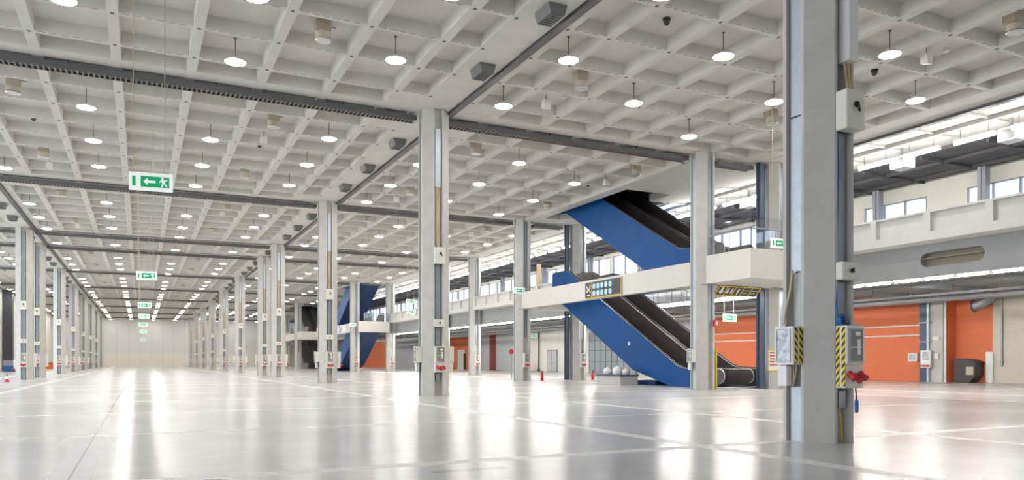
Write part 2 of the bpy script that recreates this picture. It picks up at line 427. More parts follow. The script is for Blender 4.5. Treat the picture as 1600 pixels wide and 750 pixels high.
# gallery ceiling beyond the last strip
b = MB()
b.box(XW1, 33.6, 6, ENDY, SOFF + 0.12, SLAB)
y = 7.2
while y < 150:
    b.box(XW1, 33.6, y - 0.05, y + 0.05, SOFF + 0.03, SOFF + 0.13); y += 2.4
b.box(31.15, 31.35, 6, ENDY, SOFF - 0.05, SOFF + 0.12)
struct('ceiling_gallery', b.mesh('ceiling_gallery', M['ceil']), 'white gallery ceiling with thin cross ribs', 'ceiling')
b = MB(); b.box(33.6, 38.6, 6, ENDY, SOFF - 0.05, SLAB)
for x in (35.4, 37.6): b.box(x - 0.08, x + 0.08, 6, ENDY, SOFF - 0.2, SOFF - 0.05)
y = 8
while y < 150: b.box(33.7, 38.5, y - 0.06, y + 0.06, SOFF - 0.2, SOFF - 0.05); y += 3.2
struct('ceiling_roof_deck', b.mesh('ceiling_roof_deck', M['darkroof']), 'dark steel roof deck above the gallery windows', 'ceiling')

# mezzanine floor, lower back wall
MZ = 6.45
MEZ = MB().box(30.12, 47.6, 6, ENDY, 5.78, MZ)
for q0, q1 in zip([6.0] + [u[1] - 0.5 for u in UNITS], [u[0] + 0.6 for u in UNITS] + [ENDY]): MEZ.box(29.75, 30.12, q0, q1, 5.78, MZ)
struct('floor_mezzanine', MEZ.mesh('floor_mezzanine', M['grey']), 'grey mezzanine slab over the low service zone', 'floor')
WALLS = [(8, 29.0, 'cream', 'cream blockwork wall at the right edge behind the white panel'),
         (29.0, 56.0, 'orange', 'orange blockwork wall with two pale conduits'),
         (56.0, 66.0, 'wallgrey', 'grey wall behind the blue escalators'),
         (66.0, 76.0, 'wallgrey', 'grey wall around the folding doors'),
         (76.0, 92.0, 'wallwhite', 'off-white wall around the grey double door'),
         (92.0, 102.0, 'wallgrey', 'grey wall right of the red-brown strip'),
         (102.0, 104.4, 'brown', 'narrow red-brown wall strip'),
         (104.4, 111.0, 'wallgrey', 'grey wall left of the red-brown strip'),
         (111.0, 122.5, 'orange', 'small orange wall with an open doorway'),
         (122.5, 156.0, 'wallgrey', 'far grey wall of the service zone'),
         (156.0, 186.0, 'orange', 'far orange wall beside the second escalators'),
         (186.0, ENDY, 'wallwhite', 'pale wall near the far corner')]
for y0, y1, k, lab in WALLS:
    struct('wall_right', MB().box(47.5, 47.8, y0, y1, 0, 5.78).mesh('wall_right', M[k]), lab, 'wall')
struct('wall_return', MB().box(46.75, 47.5, 31.35, 31.7, 0, 5.78).mesh('wall_return', M['orange']), 'narrow orange wall return beside the pilaster', 'wall')

# gallery wall with windows
b = MB()
WIN = []
y = 8.0
GX = 38.5
while y < 190:
    y1 = y + 6.2
    top = 10.35 if y < 31 else 10.85
    b.box(GX, GX + 0.2, y, y + 0.45, MZ, 11.6)
    b.box(GX, GX + 0.2, y + 0.45, y1, MZ, 7.5); b.box(GX, GX + 0.2, y + 0.45, y1, top, 11.6)
    if y < 31: b.box(GX, GX + 0.2, y + 4.4, y1, 7.5, top); WIN.append((y + 0.45, y + 4.4, top))
    else: WIN.append((y + 0.45, y1, top))
    y = y1
struct('wall_gallery', b.mesh('wall_gallery', M['galwall']), 'cream outer wall of the gallery above the parapet', 'wall')
for i, (y0, y1, top) in enumerate(WIN):
    f = MB()
    f.box(GX - 0.02, GX + 0.12, y0, y0 + 0.06, 7.5, top); f.box(GX - 0.02, GX + 0.12, y1 - 0.06, y1, 7.5, top)
    f.box(GX - 0.02, GX + 0.12, y0, y1, 7.5, 7.56); f.box(GX - 0.02, GX + 0.12, y0, y1, top - 0.06, top)
    for k in (1, 2):
        q = y0 + (y1 - y0) * k / 3; f.box(GX - 0.02, GX + 0.12, q - 0.04, q + 0.04, 7.5, top)
    wo = struct('window_%d' % (i + 1), f.mesh('window_frame', M['lilac']))
    put('pane', MB().box(GX + 0.05, GX + 0.07, y0 + 0.06, y1 - 0.06, 7.56, top - 0.06).mesh('pane', M['glass']), wo)

# parapets between the mezzanine columns
PX0 = 28.36
def parapet(y0, y1):
    b = MB()
    b.box(PX0 + 0.20, PX0 + 0.32, y0, y1, 6.21, 7.41)
    b.box(PX0, PX0 + 0.20, y0, y1, 7.33, 7.41); b.box(PX0, PX0 + 0.20, y0, y1, 6.21, 6.56)
    n = max(1, round((y1 - y0) / 2.42)); st = (y1 - y0) / n
    for k in range(n + 1):
        q = min(max(y0 + k * st, y0 + 0.14), y1 - 0.14)
        b.box(PX0, PX0 + 0.20, q - 0.14, q + 0.14, 6.56, 7.33)
    b.box(PX0 + 0.32, 29.75, y0, y1, 6.21, 6.45)
    return b.mesh('gallery_parapet', M['parapet'])
names = ['nearest the camera at the right edge', 'left of the bridge, beyond the first columns', 'short stretch between paired columns',
         'left of the paired columns', 'between the second and third escalators', 'far along the gallery', 'farther along the gallery', 'at the far end of the gallery']
pi_ = 0
for a, e in zip([8.0] + COLY, COLY + [ENDY - .1]):
    if any(abs(a - u[0]) < 0.1 for u in UNITS): continue
    y0 = a + (0.58 if a > 9 else 0); y1 = e - 0.58
    if abs(e - 28.474) < .1: y1 = 24.9
    if e < 10: continue
    struct('gallery_parapet', parapet(y0, y1), 'precast panelled gallery parapet, ' + names[min(pi_, 7)], 'parapet'); pi_ += 1

# deep grey beam under the mezzanine edge, with the pill-shaped opening near the camera
BX0, BX1, BZ0, BZ1 = 29.33, 29.75, 4.88, 6.45
b = MB()
hy0, hy1, hz0, hz1 = 18.2, 20.9, 5.27, 5.86
r = (hz1 - hz0) / 2; zc = (hz0 + hz1) / 2
b.box(BX0, BX1, 6, hy0, BZ0, BZ1); cuts = [hy1]
for u in UNITS: cuts += [u[0] + 0.6, u[1] - 0.5]
cuts.append(ENDY)
for i in range(0, len(cuts), 2): b.box(BX0, BX1, cuts[i], cuts[i + 1], BZ0, BZ1)
ys = [hy0 + r * (1 - math.cos(PI * k / 20)) for k in range(11)] + [hy1 - r * (1 - math.cos(PI * k / 20)) for k in range(10, -1, -1)]
def half(yv):
    d = r - (yv - hy0) if yv < hy0 + r else (r - (hy1 - yv) if yv > hy1 - r else 0)
    return math.sqrt(max(0, r * r - d * d))
for s0, s1 in zip(ys, ys[1:]):
    h0, h1 = half(s0), half(s1)
    b.prism([(s0, BZ0), (s1, BZ0), (s1, zc - h1), (s0, zc - h0)], 'x', BX0, BX1)
    b.prism([(s0, zc + h0), (s1, zc + h1), (s1, BZ1), (s0, BZ1)], 'x', BX0, BX1)
bm_ = struct('deep_beam', b.mesh('deep_beam', M['grey']), 'deep grey concrete beam under the gallery parapet', 'beam')
put('opening_liner', MB().box(BX1 - 0.08, BX1 - 0.02, hy0, hy1, hz0 - 0.02, hz1 + 0.02).box(BX0 + 0.12, BX1 - 0.1, hy0, hy1, zc + 0.05, zc + 0.1).mesh('opening_liner', M['liner']), bm_)

# bridges carrying the escalator landings
def bridge(u):
    f = lambda y: unit_y(u, y)
    b = MB()
    def bx(x0, x1, y0, y1, z0, z1): b.box(x0, x1, f(y0), f(y1), z0, z1)
    bx(23.86, 24.2, 29.06, 46.95, 5.0, 6.14)              # long edge beam
    bx(23.86, 24.2, 25.0, 27.88, 5.0, 6.3)
    bx(24.2, 24.73, 25.0, 27.88, 5.0, 6.3); bx(24.2, 24.73, 29.06, 30.6, 5.0, 6.14)
    bx(24.73, 28.14, 25.0, 30.6, 5.0, 6.3)
    bx(28.14, 29.32, 25.0, 27.86, 5.0, 6.3); bx(28.14, 29.95, 29.08, 30.6, 5.0, 6.3)
    bx(24.2, 24.73, 45.9, 46.95, 5.0, 6.14); bx(24.73, 28.14, 46.6, 48.1, 5.0, 6.3)
    bx(24.2, 24.72, 48.1 - 0.02, 48.12, 5.0, 6.3); bx(28.14, 29.95, 46.6, 46.93, 5.0, 6.3)
    return b.mesh('bridge_deck', M['beam'])
bn = ['carrying the near blue escalators', 'carrying the second blue escalators', 'carrying the far dark escalators']
for u in range(3): struct('bridge_deck', bridge(u), 'cream concrete bridge deck ' + bn[u], 'bridge')

# ================================================================== COLUMNS
def col_outline(w=0.56, hb=0.22, rec=0.16, dep=0.17):
    side = [(-hb, -w), (-rec, -w), (-rec, -w + dep), (rec, -w + dep), (rec, -w), (hb, -w)]
    out = []
    for k in range(4):
        c, s = math.cos(k * PI / 2), math.sin(k * PI / 2)
        out += [(x * c - y * s, x * s + y * c) for x, y in side]
    return out
OUT = col_outline()
SHAFT = MB().prism(OUT, 'z', 0, SOFF + 0.002, 0).mesh('shaft', M['conc'])
def cover(z0, z1, hw=0.115, k='galv'): return MB().box(-hw, hw, -0.50, -0.39, z0, z1).mesh('channel_cover', M[k])
C_FULL = cover(2.95, 11.0, 0.1, 'galvd'); C_NEARX = cover(2.86, 5.5); C_NEARX2 = cover(5.53, 11.2); C_MID = cover(2.98, 5.16, 0.10, 'galvd'); C_LOW = cover(2.0, 2.68, 0.10, 'galvd')
C_TOP = cover(8.2, 10.5, 0.11); C_FOOT = cover(0.0, 0.93); C_LONG = cover(0.02, 11.0); C_LONGD = cover(0.02, 11.0, 0.10, 'galvd')
KICK = MB().box(-0.10, 0.06, -0.54, -0.44, 0.58, 0.86).mesh('junction_box', M['steel'])
TAN = MB()
for k in range(4): TAN.tube([(-0.08 + 0.05 * k, -0.50, 8.2), (-0.06 + 0.03 * k, -0.53, 7.2), (-0.08 + 0.045 * k, -0.5, 6.4), (-0.03 + 0.02 * k, -0.52, 5.78)], 0.018, 6)
TAN = TAN.mesh('cable_bundle', M['tan'], True)
TANN = MB()
for k in range(5): TANN.tube([(0.0 + 0.045 * k, -0.55, 6.36), (-0.01 + 0.035 * k, -0.6 + 0.02 * (k % 2), 6.1), (0.02 + 0.03 * k, -0.62, 5.78)], 0.016, 6)
TANN = TANN.mesh('cable_bundle', M['tan'], True)
BLUEC = MB().tube([(-0.1, -0.47, 11), (-0.11, -0.48, 8), (-0.09, -0.47, 6.0), (-0.12, -0.55, 4.6), (-0.11, -0.5, 3.2), (-0.19, -0.57, 2.3), (-0.17, -0.6, 2.0)], 0.014, 6).mesh('blue_cable', M['blue_p'], True)
YELC = MB().tube([(-0.06, -0.5, 0.58), (-0.03, -0.52, 0.42), (0.0, -0.5, 0.33), (0.01, -0.5, 0.02)], 0.012, 6).mesh('yellow_cable', M['yellow'], True)
TRUNK = MB().box(-0.03, 0.20, -0.68, -0.45, 6.33, 11.2).mesh('cable_trunking', M['boxw'], bevel=0.01)
SEAM = MB().box(-0.565, 0.565, -0.565, -0.55, 4.93, 4.97).mesh('pour_joint', M['grey'])

# parts of the switch boxes and power panels (front is -Y)
def swbox(h, dep): return MB().box(-0.21, 0.21, -0.56 - dep, -0.56, 0, h).mesh('housing', M['box'], bevel=0.012)
SW_A = swbox(0.64, 0.23); SW_B = swbox(0.29, 0.15)
SW_H = MB().lathe([(0.05, 0), (0.05, -0.03)], 12, (0, 0, 0), axis='y').prism([(-0.02, 0.03), (0.02, 0.03), (0.055, -0.12), (0.025, -0.12)], 'y', -0.055, -0.03).mesh('switch_handle', M['black'])
SW_H2 = MB().lathe([(0.035, 0), (0.035, -0.03)], 12, (0, 0, 0), axis='y').box(-0.012, 0.012, -0.05, -0.03, -0.04, 0.04).mesh('switch_handle', M['black'])
PW_HOUSE = MB().box(-0.21, 0.21, -0.79, -0.56, 0.38, 1.02).mesh('housing', M['boxw'], bevel=0.012)
PW_HOUSEB = MB().box(-0.21, 0.21, -0.79, -0.56, 0.38, 1.02).mesh('housing', M['box'], bevel=0.012)
PW_BOARD = MB().box(-0.21, 0.21, -0.76, -0.56, 0.0, 0.375).mesh('socket_board', M['box'], bevel=0.01)
def ringframe(mb, x0, x1, z0, z1, t, y0, y1):
    mb.box(x0, x1, y0, y1, z0, z0 + t); mb.box(x0, x1, y0, y1, z1 - t, z1); mb.box(x0, x0 + t, y0, y1, z0 + t, z1 - t); mb.box(x1 - t, x1, y0, y1, z0 + t, z1 - t); return mb
PW_FRAME = ringframe(MB(), -0.16, 0.16, 0.42, 0.98, 0.022, -0.805, -0.79).box(-0.05, 0.05, -0.8, -0.76, 1.02, 1.05).mesh('window_frame', M['steel'])
PW_WIN = MB().box(-0.138, 0.138, -0.797, -0.79, 0.442, 0.958).mesh('inspection_window', M['window'])
PW_WINF = MB().box(-0.138, 0.138, -0.797, -0.79, 0.442, 0.958).mesh('inspection_window', M['foil'])
PW_GEAR = MB().box(0.03, 0.10, -0.80, -0.797, 0.55, 0.80).box(-0.12, 0.12, -0.80, -0.797, 0.66, 0.675).box(-0.02, 0.1, -0.802, -0.797, 0.86, 0.92).mesh('breaker_row', M['white'])
PW_HAZ = MB()
for s in (-1,):
    for q in (-0.755, -0.645): PW_HAZ.box(s * 0.211, s * 0.218, q, q + 0.065, 0.03, 1.0)
PW_HAZ = PW_HAZ.mesh('hazard_stripe', M['hazard'])
PW_HAZS = MB()
for q in (-0.755, -0.645): PW_HAZS.box(0.211, 0.218, q, q + 0.065, 0.40, 1.0)
PW_HAZS = PW_HAZS.mesh('hazard_stripe', M['hazard'])
def socket():
    return MB().lathe([(0.055, 0), (0.055, -0.03), (0.045, -0.035), (0.045, -0.11), (0.056, -0.115), (0.056, -0.15)], 12, (0, 0, 0), axis='y').mesh('socket', M['red'], True)
SOCK = socket()
SOCKF = MB().lathe([(0.03, -0.151), (0.03, -0.155)], 10, (0, 0, 0), axis='y').mesh('socket_lid', M['ivory'])
SLIM = MB().box(-0.2, 0.0, -0.72, -0.6, 0.02, 0.36).mesh('slim_box', M['boxw'], bevel=0.01)
DROP = MB().tube([(0.2, -0.62, 0.0), (0.21, -0.63, -0.2)], 0.012, 6).lathe([(0.02, -0.2), (0.032, -0.22), (0.032, -0.4), (0.02, -0.42)], 8, (0.21, -0.63, 0), 1).mesh('hanging_connector', [M['black'], M['blue_p']])

def power_panel(cx, cy, rz, label, detail, foil=False, stripes=True, sockets=True):
    t = thing('power_panel', label, 'power panel', (cx, cy, 0.92), rz, 'power panels on the columns')
    put('housing', PW_HOUSE if detail else PW_HOUSEB, t)
    fr = put('window_frame', PW_FRAME, t); put('inspection_window', PW_WINF if foil else PW_WIN, fr)
    if not foil: put('breaker_row', PW_GEAR, t)
    if stripes: put('hazard_stripe', PW_HAZ if sockets else PW_HAZS, t)
    if sockets:
        bd = put('socket_board', PW_BOARD, t)
        for q, zz in ((-0.13, 0.24), (0.0, 0.2), (0.13, 0.24)):
            s = put('socket', SOCK, bd, (q, -0.76, zz)); s.rotation_euler = (math.radians(35), 0, 0)
    else: put('slim_box', SLIM, t)
    if detail and sockets: put('hanging_connector', DROP, t)
    return t
def switch_box(cx, cy, z, big, label):
    t = thing('switch_box', label, 'switch box', (cx, cy, z), 0, 'switch boxes on the columns')
    put('housing', SW_A if big else SW_B, t)
    put('switch_handle', SW_H if big else SW_H2, t, (0.0, -0.79 if big else -0.71, 0.4 if big else 0.15))
    return t

def column(cx, cy, label, kind, near=False):
    t = thing('concrete_column', label, 'column', (cx, cy, 0), 0, 'octagonal concrete columns')
    put('shaft', SHAFT, t)
    if near:
        put('channel_cover', C_NEARX, t, rz=-PI / 2); put('channel_cover', C_NEARX2, t, rz=-PI / 2); put('channel_cover', C_FOOT, t, rz=-PI / 2)
        put('cable_trunking', TRUNK, t); put('cable_bundle', TANN, t); put('blue_cable', BLUEC, t)
        put('channel_cover', C_MID, t); put('channel_cover', C_LOW, t)
        put('junction_box', KICK, t); put('yellow_cable', YELC, t)
        hose = MB().tube([(-0.56, 0.02, 2.9), (-0.57, 0.05, 2.6), (-0.62, 0.12, 2.2), (-0.66, 0.13, 1.93)], 0.022, 8).mesh('conduit_hose', M['tan'], True)
        put('conduit_hose', hose, t)
        duct = MB().box(-0.5, -0.45, -0.1, 0.02, 1.95, 2.88).mesh('flexible_duct', M['steel']); put('flexible_duct', duct, t)
        bundle = MB()
        for k in range(4): bundle.tube([(-0.58, 0.12 - 0.07 * k, 1.32), (-0.56, 0.05 - 0.03 * k, 1.1), (-0.54, 0.03, 0.92)], 0.014, 6)
        put('cable_bundle', bundle.mesh('cable_bundle', M['tan'], True), t)
        coil = MB()
        for k in range(3): coil.tube([(-0.15 + 0.07 * math.cos(a), -0.6 - 0.03 * k, 2.03 + 0.09 * math.sin(a)) for a in [2 * PI * j / 14 for j in range(15)]], 0.02, 6)
        put('blue_cable_coil', coil.mesh('blue_cable_coil', M['blue_p'], True), t)
    else:
        put('channel_cover', C_LONG, t, rz=-PI / 2); put('channel_cover', C_LONG, t, rz=PI / 2)
        if kind in ('row',):
            put('channel_cover', C_TOP, t); put('cable_bundle', TAN, t); put('channel_cover', C_MID, t); put('channel_cover', C_LOW, t); put('junction_box', KICK, t)
        elif kind == 'left':
            put('channel_cover', C_LONGD, t)
        elif kind == 'plain':
            put('channel_cover', C_FULL, t)
    return t
rown = {1: 'left row', 2: 'right row'}
for k, cy in enumerate(COLY):
    for r_ in (1, 2):
        if r_ == 1 and k < 3: continue
        kk = k - 3 if r_ == 1 else k
        where = '%s column of the hall %s' % (ORD[kk], rown[r_])
        near = r_ == 2 and k == 0
        column(ROWX[r_], cy, 'octagonal grey concrete column, %s from the camera in the hall %s' % (ORD[kk], rown[r_]), 'row' if r_ == 2 else 'left', near)
        X = ROWX[r_]
        if k < 10:
            switch_box(X, cy, 5.16, True, 'cream switch box high on the %s' % where)
            switch_box(X, cy, 2.70, False, 'small cream switch box halfway up the %s' % where)
            power_panel(X, cy, 0, 'power panel with red sockets, front of the %s' % where, near, False, near)
            if near: power_panel(X, cy, -PI / 2, 'power panel with foil-bright window on the left of the nearest column', True, True, True, False)
            elif k < 8:
                power_panel(X, cy, PI / 2, 'beige power panel, right side of the %s' % where, False, False, False, True)
                if r_ == 2: power_panel(X, cy, -PI / 2, 'plain panel, left side of the %s' % where, False, False, False, False)
X3N = {1: 'beside the near escalator foot', 2: 'at the far end of the near bridge', 5: 'at the near end of the second bridge', 6: 'at the far end of the second bridge',
       7: 'at the near end of the third bridge', 8: 'at the far end of the third bridge'}
for k, lab in X3N.items():
    t = column(X3, COLY[k], 'octagonal concrete column ' + lab, 'plain')
    put('pour_joint', SEAM, t)
    if k in (1, 2, 5): power_panel(X3, COLY[k], 0 if k > 1 else -PI / 2, 'power panel on the column ' + lab, False, False, False, k > 1)
for k in range(1, 11):
    column(ROWX[3], COLY[k], 'octagonal concrete column at the mezzanine edge, %s of that row' % ORD[k - 1], 'plain')
    if k in (2, 3, 5): power_panel(ROWX[3], COLY[k], 0, 'power panel on the %s column of the mezzanine edge' % ORD[k - 1], False, False, False, True)
# column against the orange wall
t = thing('wall_column', 'concrete and dark steel pilaster in front of the orange wall', 'column', (46.9, 32.35, 0))
put('steel_cladding', MB().box(-0.55, 0.55, 0.2, 0.75, 0, 5.77).mesh('steel_cladding', M['navy']), t)
put('concrete_face', MB().box(-0.5, 0.55, -0.85, 0.2, 0, 5.77).mesh('concrete_face', M['conc']), t)
put('pipe', MB().tube([(-0.58, 0.1, 0), (-0.58, 0.1, 5.7)], 0.10, 10).mesh('pipe', M['galv'], True), t)
put('pipe', MB().tube([(-0.4, -0.95, 0), (-0.4, -0.95, 5.7)], 0.07, 10).mesh('pipe', M['white'], True), t)
put('bracket', MB().box(-0.72, -0.5, -0.1, 0.7, 3.85, 3.92).box(-0.72, -0.5, -0.1, 0.7, 2.6, 2.66).mesh('bracket', M['steel']), t)
put('junction_box', MB().box(-0.6, -0.5, -0.6, -0.3, 1.5, 1.85).box(-0.6, -0.5, -0.65, -0.2, 2.75, 2.95).mesh('junction_box', M['box']), t)
pp = thing('power_panel', 'white power panel with red sockets on the dark pilaster', 'power panel', (46.22, 32.5, 0.92), 0, 'power panels on the columns')
put('housing', MB().box(-0.12, 0, -0.35, 0.35, 0.25, 1.15).mesh('housing', M['boxw'], bevel=0.01), pp)
put('inspection_window', MB().box(-0.13, -0.12, -0.22, 0.2, 0.5, 1.05).mesh('inspection_window', M['foil']), pp)
put('socket_board', MB().box(-0.12, 0, -0.35, 0.35, 0.0, 0.24).mesh('socket_board', M['box']), pp)
for q in (-0.2, 0, 0.2):
    s = put('socket', SOCK, pp, (-0.12, q, 0.13)); s.rotation_euler = (0, 0, -PI / 2)

# dark steel posts standing with the bridge columns
for (x, y, z0, z1, lab) in [(27.84, 28.5, 0, 5.0, 'dark navy steel post under the balcony, left of its column'), (27.84, 28.5, 6.3, SOFF, 'dark navy steel post standing on the balcony, left of its column'), (27.93, 47.75, 0, SOFF, 'blue-grey steel post beside the column behind the escalators'),
                        (24.95, 48.3, 0, SOFF, 'dark steel post right of the bridge end column')]:
    tag(put('steel_post', MB().box(-0.14, 0.14, -0.14, 0.14, 0, z1 - z0).box(-0.2, 0.2, -0.02, 0.02, 0, z1 - z0).box(-0.2, 0.2, -0.2, 0.2, 0, 0.03).mesh('steel_post', M['navy']), None, (x, y, z0)), lab, 'post')

# ================================================================== CEILING EQUIPMENT
LAMP_ROD = MB().lathe([(0.05, SLAB - 0.03 - 10.9), (0.05, SLAB - 10.9 - 0.001)], 8).tube([(0, 0, 0.14), (0, 0, SLAB - 10.92)], 0.018, 6).mesh('hanger_rod', M['plug'], True)
LAMP_BODY = MB().lathe([(0.04, 0.17), (0.10, 0.15), (0.13, 0.09), (0.31, 0.03), (0.33, 0.0)], 16).mesh('housing', M['lamp'], True)
LAMP_LENS = MB().lathe([(0.32, 0.0), (0.31, -0.012), (0.22, -0.04), (0.12, -0.055), (0.03, -0.06)], 14).mesh('lens', M['lens'], True)
LX = [1.7, 5.9, 10.45, 15.0]
lines = {}
BAYS = [(s, e) for s, e in zip(starts, ends) if e > 0]
line_names = {}
for bi, rx in enumerate(ROWX[:3]):
    for j, dx in enumerate(LX):
        x = rx + dx
        if x < -16.9: continue
        lines[x] = []
        for s, e in BAYS:
            if e - s > 10: ys_ = [s + q for q in ((6.55, 11.35, 16.15) if j in (0, 2) else (4.15, 8.95, 13.75))]
            else: ys_ = [s + 4.6] if j in (0, 2) else [s + 3.6]
            for y in ys_:
                if x > XU and unit_of(y) is not None: continue
                if y < ENDY - 1 and in_view(x, y, 10.9, 20): lines[x].append(y)
        nm = {0: 'left of the columns', 1: 'over the hall', 2: 'over the right bay'}[bi]
        ordn = ['first', 'second', 'third', 'fourth'][j if bi else j - 2]
        line_names[x] = '%s lamp line %s' % (ordn, nm)
cand = []
for x, ys_ in lines.items():
    for n, y in enumerate(sorted(ys_)): cand.append((y, x, n))
cand.sort()
for y, x, n in cand[:300]:
    t = thing('pendant_lamp', 'glowing pendant lamp, %s in the %s' % (ORD[n], line_names[x]), 'lamp', (x, y, 10.9), 0, 'pendant lamps under the coffered ceiling')
    put('hanger_rod', LAMP_ROD, t); put('housing', LAMP_BODY, t); put('lens', LAMP_LENS, t)

NOZ_BOX = MB().box(-0.22, 0.22, -0.2, 0.2, -0.34, 0).mesh('mounting_box', M['beige'], bevel=0.015)
NOZ_CYL = MB().lathe([(0.2, 0.0), (0.24, -0.02), (0.24, -0.22), (0.2, -0.24)], 16, (0, -0.06, -0.34)).mesh('nozzle', M['beige'], True)
NOZ_RIM = MB().lathe([(0.21, -0.241), (0.245, -0.25), (0.22, -0.28), (0.20, -0.262)], 16, (0, -0.06, -0.34)).mesh('rim', M['silver'], True)
NOZ_IN = MB().lathe([(0.19, -0.245), (0.05, -0.255)], 16, (0, -0.06, -0.34)).mesh('dark_core', M['plug'], True)
NOZ_ARM = MB().tube([(0.22, 0.1, -0.06), (0.42, 0.1, -0.08)], 0.02, 6).mesh('side_arm', M['steel'])
DOME = [MB().lathe([(0.12, 0), (0.12, -0.06), (0.10, -0.08)], 14).mesh('base', M['black'], True), MB().lathe([(0.10, -0.08), (0.095, -0.14), (0.06, -0.2), (0.02, -0.215)], 14).mesh('dome', M['signblk'], True)]
FL = [MB().tube([(0, 0, 0), (0, 0, -0.25)], 0.02, 6).mesh('stem', M['steel']), MB().prism([(-0.13, -0.22), (0.12, -0.2), (0.16, -0.5), (-0.13, -0.58)], 'x', -0.14, 0.14).mesh('head', M['ivory'], bevel=0.02)]
DET = MB().lathe([(0.06, 0), (0.06, -0.05), (0.09, -0.07), (0.09, -0.11), (0.05, -0.14)], 12).mesh('smoke_detector', M['ivory'], True)
cnt = {}
def lab_n(key): cnt[key] = cnt.get(key, 0) + 1; return ORD[cnt[key] - 1]
bayn = {0: 'the bay left of the left columns', 1: 'the main hall', 2: 'the right bay'}
for s, e in BAYS:
    if e - s < 10 or s > 130: continue
    for bi, rx in enumerate(ROWX[:3]):
        for side, dx in ((0, 3.6), (1, 12.7)):
            x = rx + dx
            if x < -16.5: continue
            sd = ('left' if side == 0 else 'right') + ' line over ' + bayn[bi]
            for dy in (4.15, 13.75):
                y = s + dy
                if in_view(x, y, 11.2, 20):
                    t = thing('air_nozzle', 'beige air nozzle, %s in the %s' % (lab_n(('n', x)), sd), 'air nozzle', (x, y, SLAB - 0.002), 0, 'beige air nozzles in the coffers')
                    put('mounting_box', NOZ_BOX, t); nz = put('nozzle', NOZ_CYL, t); put('rim', NOZ_RIM, nz); put('dark_core', NOZ_IN, nz); put('side_arm', NOZ_ARM, t)
            if s < 70 and in_view(x, s + 8.95, 11.2):
                t = thing('dome_camera', 'small black dome camera, %s of the %s' % (lab_n(('d', x)), sd), 'camera', (x + 0.1, s + 8.95, SLAB - 0.002), 0, 'black dome cameras in the coffers')
                put('base', DOME[0], t); put('dome', DOME[1], t)
            fy = s + (16.3 if side == 0 else 6.9)
            if s < 70 and in_view(x, fy, 11.2):
                t = thing('floodlight', 'small white ceiling spotlight, %s of the %s' % (lab_n(('f', x)), sd), 'spotlight', (x, fy, SLAB - 0.002), 0, 'white spotlights in the coffers')
                put('stem', FL[0], t); put('head', FL[1], t)
                tag(put('smoke_detector', DET, None, (x + 0.62, fy - 0.25, SLAB - 0.002)), 'smoke detector beside %s spotlight, %s' % (ORD[cnt[('f', x)] - 1], sd), 'smoke detector', 'smoke detectors in the coffers')
VENT_B = MB().prism([(-0.3, 0), (0.3, 0), (0.22, -0.30), (-0.22, -0.30)], 'y', -0.42, 0.42).mesh('vent_body', M['vent'], bevel=0.01)
VENT_G = MB()
for k in range(6): VENT_G.box(-0.19, 0.19, -0.36 + k * 0.13, -0.30 + k * 0.13, -0.315, -0.30)
VENT_G = VENT_G.mesh('grille', M['tray'])
for bi, rx in ((1, ROWX[1]), (2, ROWX[2])):
    n = 0
    for s, e in BAYS:
        if s > 115: continue
        for dy in ((4.35, 9.25, 13.95) if e - s > 10 else (4.2,)):
            if in_view(rx - 0.12, s + dy, 11.1):
                t = thing('ceiling_vent', 'grey tapered vent box over the %s column row, %s from the camera' % ('left' if bi == 1 else 'right', ORD[n]), 'vent', (rx - 0.12, s + dy, SOFF + 0.006), 0, 'grey vent boxes under the column strips'); n += 1
                put('vent_body', VENT_B, t); put('grille', VENT_G, t)
# cable trays along every cross strip
for k, cy in enumerate(COLY):
    stops = [XW0 + 0.1, ROWX[1] - 0.6, ROWX[1] + 0.6, ROWX[2] - 0.6, ROWX[2] + 0.6]
    stops += [X3 - 0.6, X3 + 1.1, ROWX[3] - 1.1] if k in (1, 2, 5, 6, 7, 8) else [ROWX[3] - 0.6]
    for j in range(0, len(stops), 2):
        a, e = stops[j], stops[j + 1]
        if not any(in_view(q, cy, SOFF, 5) for q in (a, (a + e) / 2, e)): continue
        where = ['left of the left columns', 'across the main hall', 'across the right bay', 'behind the bridge columns'][j // 2]
        t = thing('cable_tray', 'dark ladder cable tray %s at the %s column line' % (where, ORD[k]), 'cable tray', (0, cy + 0.50, SOFF - 0.31), 0, 'cable trays under the ceiling strips')
        ra = MB().box(a, e, -0.24, -0.20, 0, 0.20).box(a, e, 0.20, 0.24, 0, 0.20).box(a, e, -0.2, 0.2, 0.17, 0.19)
        q = a + 0.4
        while q < e: ra.box(q - 0.02, q + 0.02, -0.02, 0.02, 0.19, 0.735); q += 4.58
        ru = MB().box(a, e, -0.03, 0.05, 0.03, 0.08)
        q = a + 0.1; st = 0.16 if k < 3 else 0.4
        while q + 0.1 < e: ru.box(q, q + 0.06, -0.22, 0.22, -0.002, 0.04); q += st
        put('side_rails', ra.mesh('side_rails', M['tray']), t); put('rungs', ru.mesh('rungs', M['traylite']), t)
for rx, lab in ((ROWX[1], 'left'), (ROWX[2], 'right')):
    tag(put('cable_duct', MB().box(-0.10, 0.10, -14, ENDY - 0.2, -0.1, 0.0).box(-0.12, 0.12, -14, ENDY - .2, -0.11, -0.1).mesh('cable_duct', M['tray']), None, (rx + 0.63, 0, SOFF)), 'long dark cable duct beside the strip over the %s columns' % lab, 'cable duct')
tag(put('cable_duct', MB().box(-0.10, 0.10, 6, UNITS[0][0] + 1.5, -0.1, 0.0).box(-0.12, 0.12, 6, UNITS[0][0] + 1.5, -0.11, -0.1).mesh('cable_duct', M['tray']), None, (ROWX[3] + 0.63, 0, SOFF)), 'long dark cable duct above the gallery edge at the right', 'cable duct')

